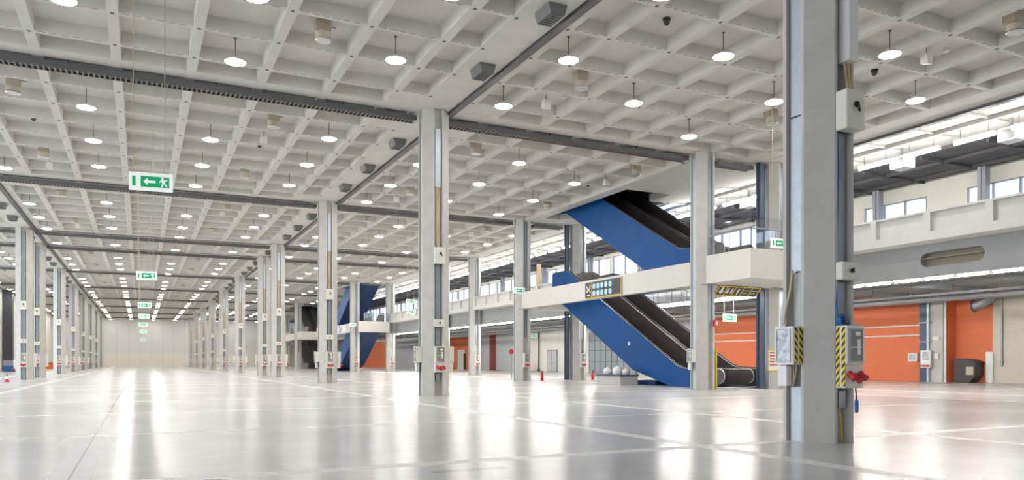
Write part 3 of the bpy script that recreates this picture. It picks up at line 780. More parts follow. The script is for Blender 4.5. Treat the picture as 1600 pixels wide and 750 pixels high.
# ================================================================== SIGNS
EX_BODY = MB().box(-0.41, 0.41, -0.03, 0.03, -0.185, 0.185).mesh('housing', M['signwhite'], bevel=0.008)
EX_G1 = MB().box(-0.345, -0.285, -0.036, -0.03, -0.10, 0.10).mesh('green_field', M['green'])
EX_G2 = MB().box(-0.19, 0.345, -0.036, -0.03, -0.11, 0.11).mesh('green_field', M['green'])
EX_ARR = MB().prism([(-0.14, 0), (-0.06, 0.075), (-0.06, 0.025), (0.09, 0.025), (0.09, -0.025), (-0.06, -0.025), (-0.06, -0.075)], 'y', -0.040, -0.036).mesh('arrow', M['signwhite'])
mn = MB().lathe([(0.024, -0.036), (0.024, -0.04)], 10, (0.215, 0, 0.078), axis='y')
for p in ([(0.19, 0.05), (0.25, 0.05), (0.27, -0.02), (0.215, -0.02)], [(0.25, 0.05), (0.31, 0.06), (0.31, 0.035), (0.255, 0.025)], [(0.19, 0.05), (0.15, 0.0), (0.165, -0.01), (0.205, 0.02)],
          [(0.215, -0.02), (0.245, -0.02), (0.215, -0.1), (0.19, -0.095)], [(0.245, -0.02), (0.27, -0.02), (0.315, -0.09), (0.29, -0.1)]): mn.prism(p, 'y', -0.040, -0.036)
EX_MAN = mn.mesh('running_figure', M['signwhite'])
def exit_sign(x, y, z, label, rz=0.0, sc_=1.0, hang=SLAB + 0.01, wires=True):
    t = thing('exit_sign', label, 'exit sign', (x, y, z), rz, 'hanging green exit signs')
    t.scale = (sc_, sc_, sc_)
    put('housing', EX_BODY, t); put('green_field', EX_G1, t); put('green_field', EX_G2, t); put('arrow', EX_ARR, t); put('running_figure', EX_MAN, t)
    if wires:
        for q, m_ in ((-0.33, 'tan'), (0.26, 'steel')):
            put('suspension_wire', MB().tube([(q, 0, 0.18), (q, 0, (hang - z) / sc_)], 0.009, 6).mesh('suspension_wire', M[m_]), t)
HS = ['large hanging exit sign nearest the camera, arrow pointing left', 'second hanging exit sign down the hall', 'third hanging exit sign down the hall', 'fourth hanging exit sign down the hall',
      'fifth hanging exit sign, below the fourth in view', 'sixth hanging exit sign down the hall', 'farthest hanging exit sign, against the end wall']
for (x, y, z), lab in zip([(0.2, 17.28, 5.05), (0.25, 36.31, 5.05), (0.26, 55.58, 5.05), (0.28, 68.94, 5.04), (0.25, 83.44, 4.99), (0.35, 104.56, 5.04), (0.43, 142.41, 4.96)], HS):
    exit_sign(x, y, z, lab, -0.09)
exit_sign(22.16, 21.7, 5.91, 'exit sign hanging left of the nearest column, in front of the balcony', 0)
exit_sign(21.57, 42.88, 5.84, 'exit sign hanging in front of the bridge end column', 0)
exit_sign(22.25, 66.4, 6.85, 'upper of two exit signs hanging before the gallery parapet', 0)
exit_sign(22.26, 66.2, 5.88, 'lower of two exit signs hanging before the gallery parapet', 0)
exit_sign(23.0, 90.4, 5.75, 'exit sign hanging beside the second bridge', 0)
exit_sign(31.1, 34.29, 3.9, 'exit sign in a dark frame hanging before the orange wall', 0, 1.22, 5.8)

# pictogram board on the near bridge beam
t = thing('pictogram_board', 'charcoal board of pale blue pictograms on the near bridge beam', 'sign', (23.86, 36.66, 5.52))
put('backboard', MB().box(-0.05, 0, -1.9, 1.9, -0.48, 0.48).mesh('backboard', M['signblk']), t)
f = ringframe(MB(), -1, 1, -1, 1, 0.1, 0, 1)
fr = MB(); fr.box(-0.06, -0.05, -1.9, -1.83, -0.48, 0.48).box(-0.06, -0.05, -1.83, 1.9, -0.48, -0.42).box(-0.06, -0.05, 1.15, 1.21, -0.42, 0.48)
put('yellow_border', fr.mesh('yellow_border', M['yellow']), t)
esc = MB()
esc.prism([(1.72, -0.1), (1.5, 0.0), (1.72, 0.3), (1.78, 0.28), (1.62, 0.02), (1.78, -0.05)], 'x', -0.062, -0.05).prism([(1.28, -0.1), (1.45, 0.0), (1.28, 0.3), (1.34, 0.33), (1.52, 0.02), (1.34, -0.12)], 'x', -0.0615, -0.05).box(-0.06, -0.05, 1.36, 1.66, -0.32, -0.24)
put('escalator_pictogram', esc.mesh('escalator_pictogram', M['white']), t)
def roundrect(cy_, cz_, w_, h_, rr, n=4):
    P = []
    for (sx, sz, a0) in ((1, 1, 0), (-1, 1, PI / 2), (-1, -1, PI), (1, -1, 1.5 * PI)):
        for k in range(n + 1):
            a = a0 + PI / 2 * k / n; P.append((cy_ + sx * (w_ / 2 - rr) + rr * math.cos(a), cz_ + sz * (h_ / 2 - rr) + rr * math.sin(a)))
    return P
for rr_ in range(2):
    for c in range(5):
        cy_ = 0.92 - c * 0.42; cz_ = 0.22 - rr_ * 0.42
        ic = put('pictogram', MB().prism(roundrect(cy_, cz_, 0.30, 0.32, 0.10), 'x', -0.06, -0.05).mesh('pictogram', M['cyan']), t)
        if (rr_, c) in ((0, 0), (0, 2), (0, 3), (1, 0), (1, 1)):
            sh = [[(-.08, -.1), (.08, -.1), (0, .1)], [(-.09, -.05), (.09, -.05), (.09, .05), (-.09, .05)], [(-.04, -.12), (.04, -.12), (.06, .1), (-.06, .1)]][(c + rr_) % 3]
            put('symbol', MB().prism([(cy_ + p, cz_ + q) for p, q in sh], 'x', -0.064, -0.06).mesh('symbol', M['white']), ic)
# tilted direction sign under the balcony
t = thing('direction_sign', 'tilted black direction sign in yellow cells under the balcony', 'sign', (24.82, 28.02, 4.97)); t.rotation_euler = (math.radians(45), 0, 0)
put('board', MB().box(0, 2.65, 0, 0.05, -0.62, 0).mesh('board', M['signblk']), t)
fr = MB()
for k in range(6): q = k * 0.52; fr.box(q, q + 0.05, -0.012, 0, -0.62, 0)
fr.box(0, 2.65, -0.012, 0, -0.05, 0).box(0, 2.65, -0.012, 0, -0.62, -0.57)
put('yellow_border', fr.mesh('yellow_border', M['yellow']), t)
put('arrow', MB().prism([(0.29, -0.5), (0.12, -0.32), (0.23, -0.32), (0.23, -0.1), (0.35, -0.1), (0.35, -0.32), (0.46, -0.32)], 'y', -0.014, 0).mesh('arrow', M['white']), t)
g = MB()
for q in (0.68, 0.92):
    g.lathe([(0.04, -0.014), (0.04, 0)], 8, (q, 0, -0.17), axis='y').box(q - 0.05, q + 0.05, -0.014, 0, -0.45, -0.23)
g.lathe([(0.04, -0.014), (0.04, 0)], 8, (1.32, 0, -0.17), axis='y').prism([(1.26, -0.23), (1.38, -0.23), (1.34, -0.48), (1.3, -0.48)], 'y', -0.014, 0)
put('pictogram', g.mesh('pictogram', M['white']), t)
g = MB()
for q in (1.68, 2.2): g.box(q, q + 0.32, -0.014, 0, -0.26, -0.22).box(q, q + 0.26, -0.014, 0, -0.42, -0.38)
put('text_lines', g.mesh('text_lines', M['tan']), t)
# white number board on the second bridge
t = thing('number_board', 'white board with blue figures 26 on the second bridge', 'sign', (23.86, 98.9, 5.52))
put('backboard', MB().box(-0.04, 0, -1.6, 3.6, -0.5, 0.5).mesh('backboard', M['white']), t)
cu = bpy.data.curves.new('figures', 'FONT'); cu.body = '26'; cu.size = 1.25; cu.extrude = 0.01; cu.align_x = 'CENTER'; cu.align_y = 'CENTER'
tmp = bpy.data.objects.new('tmp', cu); COL.objects.link(tmp)
dg = bpy.context.evaluated_depsgraph_get(); me = bpy.data.meshes.new_from_object(tmp.evaluated_get(dg)); bpy.data.objects.remove(tmp)
me.materials.clear(); me.materials.append(M['blue_p'])
fo = put('figures', me, t, (-0.05, 1.2, 0)); fo.rotation_euler = (PI / 2, 0, -PI / 2); fo.scale = (1.6, 1, 1)
# notices on columns
t = thing('safety_notice', 'yellow-edged notice with red lines left of the nearest column', 'notice', (28.335, 28.07, 0.85), -PI / 4)
put('sheet', MB().box(-0.3, 0.3, -0.02, 0, 0, 1.1).mesh('sheet', M['ivory']), t); put('border', ringframe(MB(), -0.3, 0.3, 0, 1.1, 0.05, -0.03, -0.02).mesh('border', M['yellow']), t)
g = MB()
for k in range(5): g.box(-0.2, 0.2, -0.028, -0.02, 0.3 + k * 0.15, 0.36 + k * 0.15)
put('text_lines', g.mesh('text_lines', M['red']), t)
t = thing('fire_sign', 'small red fire sign on the column beside the escalator foot', 'sign', (24.42, 27.80, 3.15)); t.rotation_euler = (0, 0, 0)
put('plate', MB().box(-0.13, 0.13, -0.02, 0.1, -0.15, 0.15).mesh('plate', M['red']), t); put('symbol', MB().box(-0.03, 0.04, -0.025, -0.02, -0.09, 0.09).mesh('symbol', M['white']), t)
tag(put('column_guard', MB().box(-0.04, 0.04, -0.06, 0.06, 0, 2.0).mesh('column_guard', M['yellow'], bevel=0.01), None, (24.76, 28.25, 0)), 'yellow corner guard on the column beside the escalator foot', 'guard')

# ================================================================== ESCALATORS
def smooth_top(pts): return pts
def escalator(u, x0, x1, dz, label, dark=False, blue_left=True, no=0.0):
    f = lambda y: unit_y(u, y)
    side_m = M['esc_blk'] if dark else M['blue']  # third unit: its shade is painted in as dark cladding
    low = dz < 1
    S = 0.545
    t = thing('escalator', label, 'escalator', ((x0 + x1) / 2, f(29.0), dz), 0, 'pairs of escalators')
    ox, oy, oz = (x0 + x1) / 2, f(29.0), dz
    P = lambda poly: [(f(y) - oy, z) for y, z in poly]
    if low:
        top = [(30.9, 0.95), (32.1, 0.98), (32.7, 1.12)]; top += [(43.2, 1.12 + (43.2 - 32.7) * S), (43.9, 7.3), (44.5, 7.45), (46.4, 7.45)]
        bot = [(46.4, 6.32), (45.6, 5.35), (44.9, 5.2), (36.7, 0.84), (33.7, 0.12), (33.2, 0.003), (30.9, 0.003)]
    else:
        top = [(30.9, 0.98), (32.1, 0.98), (32.7, 1.12), (43.9, 1.12 + 11.2 * S), (46.2, 7.6)]
        bot = [(46.2, 5.98), (36.7, 0.84), (34.7, -0.25), (34.0, -0.3), (30.9, -0.3)]
    xl, xr = x0 - ox, x1 - ox
    put('side_cladding', MB().prism(P(top + bot), 'x', xl, xl + 0.06).mesh('side_cladding', side_m), t)
    put('side_cladding', MB().prism(P(top + bot), 'x', xr - 0.06, xr).mesh('side_cladding', M['esc_blk'] if blue_left or dark else side_m), t)
    # soffit of the truss
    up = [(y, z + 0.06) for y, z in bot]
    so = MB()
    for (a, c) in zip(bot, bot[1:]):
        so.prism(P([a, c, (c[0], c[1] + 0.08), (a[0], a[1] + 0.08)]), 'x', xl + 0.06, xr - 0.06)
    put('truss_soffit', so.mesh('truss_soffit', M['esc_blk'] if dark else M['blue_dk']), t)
    # inner balustrade panels
    inner = [(y, z) for y, z in top] + [(46.4 if low else 46.2, 6.45), (44.6, 6.4), (33.0, 0.15), (30.9, 0.1)]
    for xa in (xl + 0.065, xr - 0.105): put('balustrade', MB().prism(P(inner), 'x', xa, xa + 0.04).mesh('balustrade', M['esc_blk']), t)
    # step band
    st = MB(); pts = []
    y = 33.0; z = 0.08
    pts.append((29.6, 0.06)); pts.append((33.0, 0.06))
    while z < 6.2:
        pts.append((y, z + 0.2)); y += 0.2 / S; pts.append((y, z + 0.2)); z += 0.2
    pts.append((46.3, 6.44)); pts += [(46.3, 6.2), (44.4, 6.1), (33.2, 0.012), (29.6, 0.012)]
    if low: put('steps', MB().prism(P(pts), 'x', xl + 0.11, xr - 0.11).mesh('steps', M['steps']), t)
    else: put('steps', MB().prism(P(pts), 'x', xl + 0.11, xr - 0.11).mesh('steps', M['steps']), t)
    # silver deck edge and rubber handrail following the top line, rounded newels at the ends
    for xa in (xl + 0.04, xr - 0.04):
        line = [(29.55, 0.95)] + top
        tr = MB(); 
        tr.tube([(xa - math.copysign(0.03, xa), f(y) - oy, z + 0.0) for y, z in top], 0.03, 6)
        put('deck_trim', tr.mesh('deck_trim', M['silver'], True), t)
        newel = [(29.35 + no + 0.35 * math.cos(a), 0.60 + 0.35 * math.sin(a)) for a in [1.5 * PI - PI * k / 12 for k in range(13)]]
        hr = [(30.9, 0.25)] + newel + [(30.9, 0.95)]
        sk = MB().prism(P([(30.9, 0.12), (29.45 + no, 0.12)] + [(29.35 + no + 0.32 * math.cos(a), 0.60 + 0.32 * math.sin(a)) for a in [1.5 * PI - PI * k / 12 for k in range(13)]] + [(30.9, 0.92)]), 'x', xa - 0.04, xa + 0.04)
        put('newel', sk.mesh('newel', M['esc_blk']), t)
        put('handrail', MB().tube([(xa, f(y) - oy, z) for y, z in hr], 0.028, 6).mesh('handrail', M['silver'], True), t)
        put('handrail', MB().tube([(xa + math.copysign(0.02, -xa), f(y) - oy, z + 0.06) for y, z in top], 0.035, 6).mesh('handrail', M['rubber'], True), t)
    put('floor_plate', MB().box(xl, xr, *sorted((f(28.78 + no * 1.0) - oy, f(30.9) - oy)), 0.002, 0.06).mesh('floor_plate', M['steel']), t)
    return t
EN = ['near blue', 'second blue', 'far dark']
for u in range(3):
    dk = u == 2
    for dz, ln in ((0.0, 'lower'), (6.45, 'upper')):
        if dz: dz = 6.35
        xa, xb, xc = (24.76, 26.36, 28.0) if u == 1 else (25.95, 27.95, 29.93)
        escalator(u, xa, xb - 0.01, dz, '%s flight of the %s escalators, lane on the open hall side' % (ln, EN[u]), dk, True)
        escalator(u, xb + 0.01, xc, dz, '%s flight of the %s escalators, lane on the gallery side' % (ln, EN[u]), dk, False, 0.3)
# blue pit housing and white tag on the near escalator
tag(put('pit_housing', MB().box(25.96, 28.1, 34.6, 36.6, 0.0, 0.26).mesh('pit_housing', M['blue_dk'], bevel=0.02)), 'dark blue box under the foot of the near escalator', 'housing')
tag(put('paper_tag', MB().box(25.93, 25.948, 37.0, 37.2, 2.3, 2.52).mesh('paper_tag', M['white'])), 'small white paper tag on the blue escalator side', 'tag')
tag(put('floor_badge', MB().lathe([(0.17, 0), (0.17, -0.02)], 14, (0, 0, 0), axis='x').mesh('floor_badge', M['red']), None, (25.945, 30.5, 0.55)), 'red round warning disc at the escalator foot', 'disc')

# glass railings of the balconies
def railing(pts, label, z=6.3, h=1.4):
    t = thing('glass_railing', label, 'railing', (pts[0][0], pts[0][1], z))
    o = Vector((pts[0][0], pts[0][1], 0))
    gl = MB(); po = MB()
    for (a, c) in zip(pts, pts[1:]):
        A, C = Vector((*a, 0)) - o, Vector((*c, 0)) - o; L = (C - A).length; n = max(1, round(L / 1.3)); d = (C - A) / L; nrm = Vector((-d.y, d.x, 0)) * 0.01
        for k in range(n):
            p, q = A + d * (L * k / n + 0.02), A + d * (L * (k + 1) / n - 0.02)
            gl.prism([(p.x - nrm.x, p.y - nrm.y), (q.x - nrm.x, q.y - nrm.y), (q.x + nrm.x, q.y + nrm.y), (p.x + nrm.x, p.y + nrm.y)], 'z', 0.0, h)
        po.tube([(A.x, A.y, 0.9), (C.x, C.y, 0.9)], 0.03, 8)
        for k in range(n + 1):
            p = A + d * (L * k / n); po.box(p.x - 0.015, p.x + 0.015, p.y - 0.015, p.y + 0.015, 0, 0.95)
    put('glass_panels', gl.mesh('glass_panels', M['railglass']), t); put('handrail', po.mesh('handrail', M['lilac']), t)
railing([(24.0, 27.85), (24.0, 25.1), (28.3, 25.1)], 'glass balcony railing with thin rail right of the bridge column')
railing([(30.25, 31.2), (30.25, 46.5)], 'glass railing behind the near escalators', 6.452, 1.1)
railing([(24.9, unit_y(1, 48.0)), (28.1, unit_y(1, 48.0))], 'glass railing on the landing of the second bridge', 6.3, 1.1)

# ================================================================== GALLERY AND SERVICE ZONE FITTINGS
T_FIX = MB().prism([(-0.09, 0.10), (0.09, 0.10), (0.05, 0.04), (-0.05, 0.04)], 'y', -0.87, 0.87).mesh('fixture', M['white'])
T_TUBE = MB().tube([(0, -0.85, 0), (0, 0.85, 0)], 0.085, 8).mesh('glow_tube', M['tube'], True)
T_HANG = MB().box(-0.01, 0.01, -0.6, -0.58, 0.1, SOFF + 0.125 - 10.73).box(-0.01, 0.01, 0.58, 0.6, 0.1, SOFF + 0.125 - 10.73).box(-0.01, 0.01, -0.6, 0.6, 0.09, 0.11).mesh('hanger', M['steel'])
n = 0; y = 15.2
while y < 112:
    t = thing('fluorescent_light', 'glowing tube light under the gallery ceiling, %s from the right edge' % ORD[n], 'light', (31.5, y, 10.73), 0, 'tube lights under the gallery ceiling')
    put('fixture', T_FIX, t); put('glow_tube', T_TUBE, t); put('hanger', T_HANG, t); n += 1; y += 2.4
L_FIX = MB().prism([(-0.09, 0.11), (0.09, 0.11), (0.05, 0.04), (-0.05, 0.04)], 'y', -0.68, 0.68).box(-0.015, 0.015, -0.5, -0.47, 0.1, 5.778 - 4.93).box(-0.015, 0.015, 0.47, 0.5, 0.1, 5.778 - 4.93).mesh('fixture', M['vent'])
L_TUBE = MB().tube([(0, -0.58, 0), (0, 0.58, 0)], 0.11, 10).mesh('glow_tube', M['tube'], True)
L_FIXS = MB().prism([(-0.09, 0.159), (0.09, 0.159), (0.05, 0.04), (-0.05, 0.04)], 'y', -0.68, 0.68).mesh('fixture', M['vent'])
n = 0; y = 16.4
while y < 98:
    t = thing('fluorescent_light', 'glowing tube light under the deep grey beam, %s from the right edge' % ORD[n], 'light', (30.3, y, 4.94), 0, 'tube lights along the deep beam')
    put('fixture', L_FIX, t); put('glow_tube', L_TUBE, t); n += 1; y += 1.45
n = 0; y = 20.0  # row mostly added, tucked between the joists to brighten the orange wall
while y < 190:
    t = thing('fluorescent_light', 'added fill tube light over the service zone, %s from the right edge' % ORD[n], 'light', (38.0, y, 5.62), 0, 'added fill lights over the service zone')
    put('fixture', L_FIXS, t); put('glow_tube', L_TUBE, t); n += 1; y += 3.4
# trays, pipes and ducts under the mezzanine slab
for x, z, wd, lab in ((32.2, 5.0, 0.5, 'dark ladder tray along the service zone ceiling, nearest the beam'), (41.0, 5.1, 0.5, 'dark ladder tray deep in the service zone')):
    t = thing('cable_tray', lab, 'cable tray', (x, 0, z))
    put('side_rails', MB().box(-wd / 2, -wd / 2 + 0.03, 8, 150, 0, 0.14).box(wd / 2 - 0.03, wd / 2, 8, 150, 0, 0.14).mesh('side_rails', M['tray']), t)
    ru = MB(); q = 8.2
    while q < 110: ru.box(-wd / 2, wd / 2, q, q + 0.12, 0.0, 0.03); q += 0.5
    ru.box(-0.03, 0.03, 8, 150, 0.02, 0.05); q = 9
    while q < 150: ru.box(-0.02, 0.02, q, q + 0.04, 0.03, 5.779 - z); q += 2.6
    put('rungs', ru.mesh('rungs', M['traylite']), t)
for x, z, r_, k, lab in ((34.4, 5.2, 0.16, 'tray', 'thick dark pipe under the mezzanine slab'), (36.2, 5.35, 0.10, 'steel', 'thin grey pipe under the mezzanine slab'), (44.5, 5.25, 0.22, 'steel', 'large grey duct pipe near the back wall')):
    t = thing('pipe', lab, 'pipe', (x, 0, z)); hg = MB().tube([(0, 8, 0), (0, 150, 0)], r_, 10); q = 9
    while q < 150: hg.box(-0.015, 0.015, q, q + 0.04, r_ * 0.9, 5.779 - z); q += 3.1
    put('run', hg.mesh('run', M[k], True), t)
b = MB()
y = 14.0
while y < 120: b.box(30.7, 47.5, y - 0.15, y + 0.15, 5.5, 5.785); y += 4.76
o = struct('trim_joists', b.mesh('trim_joists', M['grey']), 'grey joists under the mezzanine slab', 'joists')
for z in (3.80, 3.13):
    tag(put('wall_conduit', MB().tube([(47.44, 33.2, z), (47.44, 40.0, z - 0.03), (47.44, 47.0, z), (47.44, 55.5, z + 0.02)], 0.055, 8).mesh('wall_conduit', M['white'], True)), '%s of two pale conduits along the orange wall' % ('upper' if z > 3.5 else 'lower'), 'conduit')
t = thing('wall_panel', 'small white switch panel on the orange wall', 'panel', (47.44, 34.3, 1.33))
put('housing', MB().box(-0.14, 0.06, -0.34, 0.34, 0, 0.58).mesh('housing', M['boxw'], bevel=0.012), t); put('window', MB().box(-0.15, -0.14, -0.2, -0.02, 0.1, 0.5).box(-0.15, -0.14, 0.04, 0.24, 0.1, 0.5).mesh('window', M['steel']), t)
t = thing('waste_hopper', 'dark brown tilting waste hopper against the orange wall', 'hopper', (47.0, 30.25, 0))
put('tub', MB().prism([(0.65, 0.02), (-0.35, 0.02), (-0.74, 0.45), (-0.74, 1.25), (-0.2, 1.42), (0.65, 1.46)], 'x', -0.4, 0.45).mesh('tub', M['hopper'], bevel=0.03), t)
put('lid', MB().prism([(-0.78, 1.24), (-0.2, 1.43), (0.68, 1.47), (0.68, 1.53), (-0.22, 1.49), (-0.8, 1.30)], 'x', -0.44, 0.47).mesh('lid', M['hopper'], bevel=0.01), t)
put('label_plate', MB().box(-0.42, -0.405, -0.62, -0.15, 0.5, 1.0).mesh('label_plate', M['beige']), t)
tag(put('white_panel', MB().box(47.38, 47.48, 28.92, 29.36, 0.02, 1.93).box(47.36, 47.38, 28.96, 29.32, 0.06, 1.89).mesh('white_panel', M['white'], bevel=0.008)), 'tall narrow white panel beside the dark hopper', 'panel')
t = thing('duct_elbow', 'grey duct elbow above the dark hopper', 'duct', (46.6, 29.2, 5.0))
arc = [(0, 0.75 - 0.9 * math.sin(a), 0.15 - 0.75 * (1 - math.cos(a)) + 0.45) for a in [PI / 2 * k / 8 for k in range(9)]][::-1]
put('elbow', MB().tube([(0, -0.95, 0.75), (0, -0.75, 0.55), (0, -0.5, 0.2), (0, -0.1, -0.1), (0, 0.35, -0.2)], 0.34, 12).mesh('elbow', M['steel'], True), t)
put('flange', MB().tube([(0, 0.33, -0.2), (0, 0.42, -0.21)], 0.40, 12).mesh('flange', M['tray'], True), t)
put('wall_bracket', MB().box(-0.05, 0.88, -0.1, -0.02, -0.15, -0.05).mesh('wall_bracket', M['steel']), t)
tag(put('wall_pipe', MB().tube([(47.42, 28.4, 5.6), (47.42, 28.4, 1.3), (47.42, 28.42, 1.05)], 0.06, 8).lathe([(0.09, 1.15), (0.09, 1.35)], 8, (47.42, 28.4, 0)).mesh('wall_pipe', M['steel'], True)), 'vertical grey pipe on the cream wall at the right', 'pipe')
# grey folding doors, double door, dark pipes
t = struct('door_1', MB().box(47.36, 47.5, 66.4, 75.8, 0, 4.7).mesh('door_1', M['doorgrey']), 'grey folding doors behind the blue escalator', 'door')
g = MB()
for k in range(9): q = 66.4 + k * 9.4 / 8; g.box(47.33, 47.36, q - 0.04, q + 0.04, 0, 4.7)
for z in (1.3, 2.6, 3.7): g.box(47.335, 47.36, 66.4, 75.8, z - 0.03, z + 0.03)
put('seams', g.mesh('seams', M['dooredge']), t)
t = struct('door_2', MB().box(47.38, 47.5, 83.5, 86.1, 0, 2.8).mesh('door_2', M['doorgrey']), 'grey double door in the off-white wall', 'door')
put('leaf', MB().box(47.34, 47.38, 83.65, 84.75, 0.05, 2.65).mesh('leaf', M['wallgrey']), t); put('leaf', MB().box(47.34, 47.38, 84.85, 85.95, 0.05, 2.65).mesh('leaf', M['wallgrey']), t)
put('push_bar', MB().box(47.28, 47.34, 83.8, 85.8, 1.05, 1.13).mesh('push_bar', M['steel']), t)
t = struct('door_3', MB().box(47.4, 47.5, 114.0, 117.0, 0, 3.2).mesh('door_3', M['wallwhite']), 'pale panel painted as a lit doorway in the small orange wall', 'door')  # solid pale panel, the doorway's light is put into its colour
put('leaf', MB().box(47.2, 47.4, 113.6, 114.0, 0, 2.6).mesh('leaf', M['hopper']), t)
for y, lab in ((80.9, 'right of the double door'), (88.4, 'left of the double door')):
    tag(put('wall_pipe', MB().tube([(47.4, y, 0.02), (47.4, y, 5.6)], 0.09, 8).box(47.28, 47.48, y - 0.2, y + 0.2, 0.02, 2.3 if y < 85 else 0.3).mesh('wall_pipe', M['hopper'], True)), 'dark vertical pipe on the off-white wall ' + lab, 'pipe')
exit_sign(44.5, 84.5, 4.55, 'exit sign above the grey double door', 0, 1.3, 5.8)
t = thing('crate', 'orange crate on the floor by the off-white wall', 'crate', (45.5, 89.0, 0))
put('tub', MB().box(-0.5, 0.5, -0.6, 0.6, 0, 0.9).mesh('tub', M['orange_p'], bevel=0.03), t); put('rim', ringframe(MB(), -0.55, 0.55, -0.65, 0.65, 0.08, 0, 1).mesh('x', M['orange_p']) if False else MB().box(-0.55, 0.55, -0.65, 0.65, 0.9, 0.98).mesh('rim', M['orange_p'], bevel=0.02), t)
# plinth with white sacks left of the escalator foot
tag(put('plinth', MB().box(24.3, 25.5, 35.6, 38.0, 0, 0.5).box(24.25, 25.55, 35.55, 38.05, 0.5, 0.58, 1).mesh('plinth', [M['conc'], M['navy']])), 'low concrete plinth left of the blue escalator', 'plinth')
for i, (x, y, s, lab) in enumerate([(24.7, 37.5, 0.42, 'white sack at the left end of the plinth'), (25.0, 36.9, 0.5, 'larger white sack in the middle of the plinth'), (25.1, 36.2, 0.36, 'cream sack beside the blue escalator on the plinth')]):
    me = MB().lathe([(s * 0.5, 0), (s * 0.62, s * 0.2), (s * 0.6, s * 0.6), (s * 0.42, s * 0.85), (s * 0.12, s * 0.95), (s * 0.16, s * 1.05)], 10).mesh('sack', M['white'] if i < 2 else M['box'], True)
    tag(put('sack', me, None, (x, y, 0.58), i), lab, 'sack')
# thin warning post and extinguisher
def ext(x, y, lab):
    t = thing('fire_extinguisher', lab, 'fire extinguisher', (x, y, 0))
    put('cylinder', MB().lathe([(0.09, 0.02), (0.1, 0.05), (0.1, 0.5), (0.05, 0.58), (0.03, 0.62)], 12).lathe([(0.11, 0.0), (0.11, 0.02)], 12).mesh('cylinder', M['red'], True), t)
    put('valve', MB().box(-0.03, 0.03, -0.08, 0.05, 0.62, 0.68).mesh('valve', M['black']), t)
ext(25.25, 46.6, 'red extinguisher at the foot of the bridge end column'); ext(29.6, 46.9, 'red extinguisher at the foot of the dark column behind the escalators')
for x, y, lab in ((25.5, 52.0, 'thin post with red disc left of the bridge end column'), (27.0, 70.0, 'thin post with red disc beside the left mezzanine column')):
    t = thing('warning_post', lab, 'post', (x, y, 0))
    put('pole', MB().tube([(0, 0, 0.03), (0, 0, 1.9)], 0.03, 8).lathe([(0.18, 0), (0.18, 0.03)], 12).mesh('pole', M['steel'], True), t)
    put('disc', MB().lathe([(0.2, -0.02), (0.2, 0.02)], 14, (0, 0, 2.08), axis='y').mesh('disc', M['red'], True), t)
# gallery: roof columns, air units, tan post
for i, y in enumerate([23.4, 29.4, 36.0, 44.0, 52.0, 60.0, 69.0, 79.0]):
    tag(put('steel_column', MB().box(-0.2, 0.2, -0.2, 0.2, MZ, 11.0).box(-0.26, 0.26, -0.03, 0.03, MZ, 11.0).mesh('steel_column', M['lilac']), None, (37.6, y, 0)), 'grey steel column at the gallery windows, %s from the right' % ORD[i], 'column', 'steel columns at the gallery windows')
AU = [MB().box(-0.35, 0.35, -0.45, 0.35, -0.55, 0).mesh('casing', M['boxw'], bevel=0.02), MB().box(-0.36, -0.35, -0.35, 0.3, -0.48, -0.08).mesh('louvre', M['tray']), MB().box(-0.05, 0.05, -0.05, 0.05, 0, 0.445).mesh('hanger', M['steel'])]
for i, y in enumerate([18.9, 23.9, 28.9, 33.9]):
    t = thing('fan_heater', 'white box heater under the dark roof deck, %s from the right edge' % ORD[i], 'heater', (32.2, y, SOFF - 0.32), 0, 'box heaters along the gallery ceiling')
    put('casing', AU[0], t); put('louvre', AU[1], t); put('hanger', AU[2], t)
tag(put('wooden_post', MB().box(-0.14, 0.14, -0.14, 0.14, 0, 2.9).box(-0.18, 0.18, -0.18, 0.18, 0, 0.1).box(-0.18, 0.18, -0.18, 0.18, 1.5, 1.58).mesh('wooden_post', M['tan']), None, (29.6, 55.2, 6.45)), 'tan wooden post on the gallery beyond the bridge', 'post')

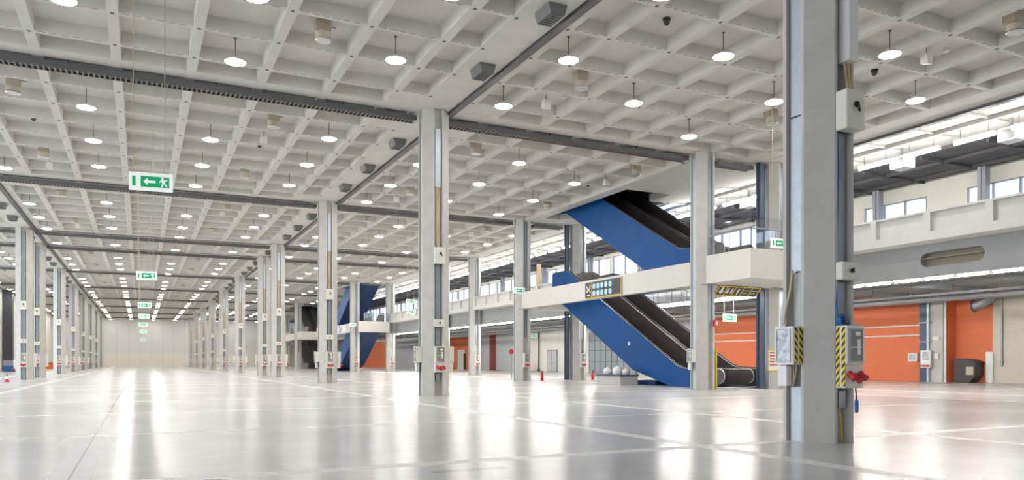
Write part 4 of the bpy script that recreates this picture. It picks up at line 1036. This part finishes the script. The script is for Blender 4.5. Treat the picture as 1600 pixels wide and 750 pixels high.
# ================================================================== FAR LEFT
tag(put('steel_column', MB().box(-0.75, 0.3, -0.6, 0.6, 0, SOFF).box(0.3, 0.42, -0.7, 0.7, 0, SOFF).mesh('steel_column', M['signblk']), None, (-16.4, 126.0, 0)), 'dark steel column at the far left edge', 'column', 'dark wall columns')
tag(put('wall_screen', MB().box(-17.18, -17.1, 110, 123, 4.5, 11.2).box(-17.1, -17.05, 110, 123, 7.5, 7.7).mesh('wall_screen', M['wallgrey'])), 'grey wall panel above the bright opening at the far left', 'panel')
t = thing('crate_stack', 'blue crate stack at the far left edge', 'crates', (-15.4, 118.0, 0))
for k in range(2): put('crate', MB().box(-0.6, 0.6, -0.8, 0.8, k * 0.75, k * 0.75 + 0.7).mesh('crate', M['lilac' if k else 'blue_p'], bevel=0.03), t)
t = thing('carton', 'white carton on a low red trolley at the far left', 'carton', (-13.4, 112.0, 0.42)); put('box', MB().box(-0.7, 0.7, -0.6, 0.6, 0, 1.1).mesh('box', M['white'], bevel=0.02), t); put('tape', MB().box(-0.08, 0.08, -0.61, -0.6, 0, 1.1).mesh('tape', M['beige']), t)
t = thing('trolley', 'low red trolley under the white carton', 'trolley', (-13.4, 112.0, 0)); put('deck', MB().box(-0.85, 0.85, -0.7, 0.7, 0.25, 0.41).mesh('deck', M['red'], bevel=0.02), t)
for sx in (-0.6, 0.6):
    for sy in (-0.5, 0.5): put('wheel', MB().tube([(sx - 0.05, sy, 0.125), (sx + 0.05, sy, 0.125)], 0.122, 12).mesh('wheel', M['rubber'], True), t)
put('handle', MB().tube([(0.8, -0.5, 0.4), (0.85, -0.5, 1.5), (0.85, 0.5, 1.5), (0.8, 0.5, 0.4)], 0.03, 8).mesh('handle', M['red'], True), t)
t = thing('traffic_cone', 'small red and white cone left of the first left column', 'cone', (-7.75, 58.4, 0))
put('base', MB().box(-0.17, 0.17, -0.17, 0.17, 0, 0.03).mesh('base', M['red'], bevel=0.008), t)
put('cone', MB().lathe([(0.13, 0.03), (0.098, 0.2), (0.062, 0.38), (0.03, 0.56)], 16, mis=[0, 1, 0]).mesh('cone', [M['red'], M['white']], True), t)
t = thing('crate', 'orange crate on the floor between the left columns', 'crate', (-14.0, 152.0, 0)); put('tub', MB().box(-0.9, 0.9, -0.8, 0.8, 0, 1.1).mesh('tub', M['orange_p'], bevel=0.03), t); put('rim', MB().box(-0.95, 0.95, -0.85, 0.85, 1.1, 1.2).mesh('rim', M['orange_p'], bevel=0.02), t)
t = thing('banner_stand', 'white banner stand between the left columns', 'banner', (-15.1, 154.5, 0)); put('banner', MB().box(-0.5, 0.5, -0.02, 0.02, 0.2, 4.2).mesh('banner', M['white']), t); put('foot', MB().box(-0.6, 0.6, -0.3, 0.3, 0, 0.08).mesh('foot', M['steel']), t); put('pole', MB().tube([(0, 0.04, 0.05), (0, 0.04, 4.25)], 0.03, 6).mesh('pole', M['steel']), t)
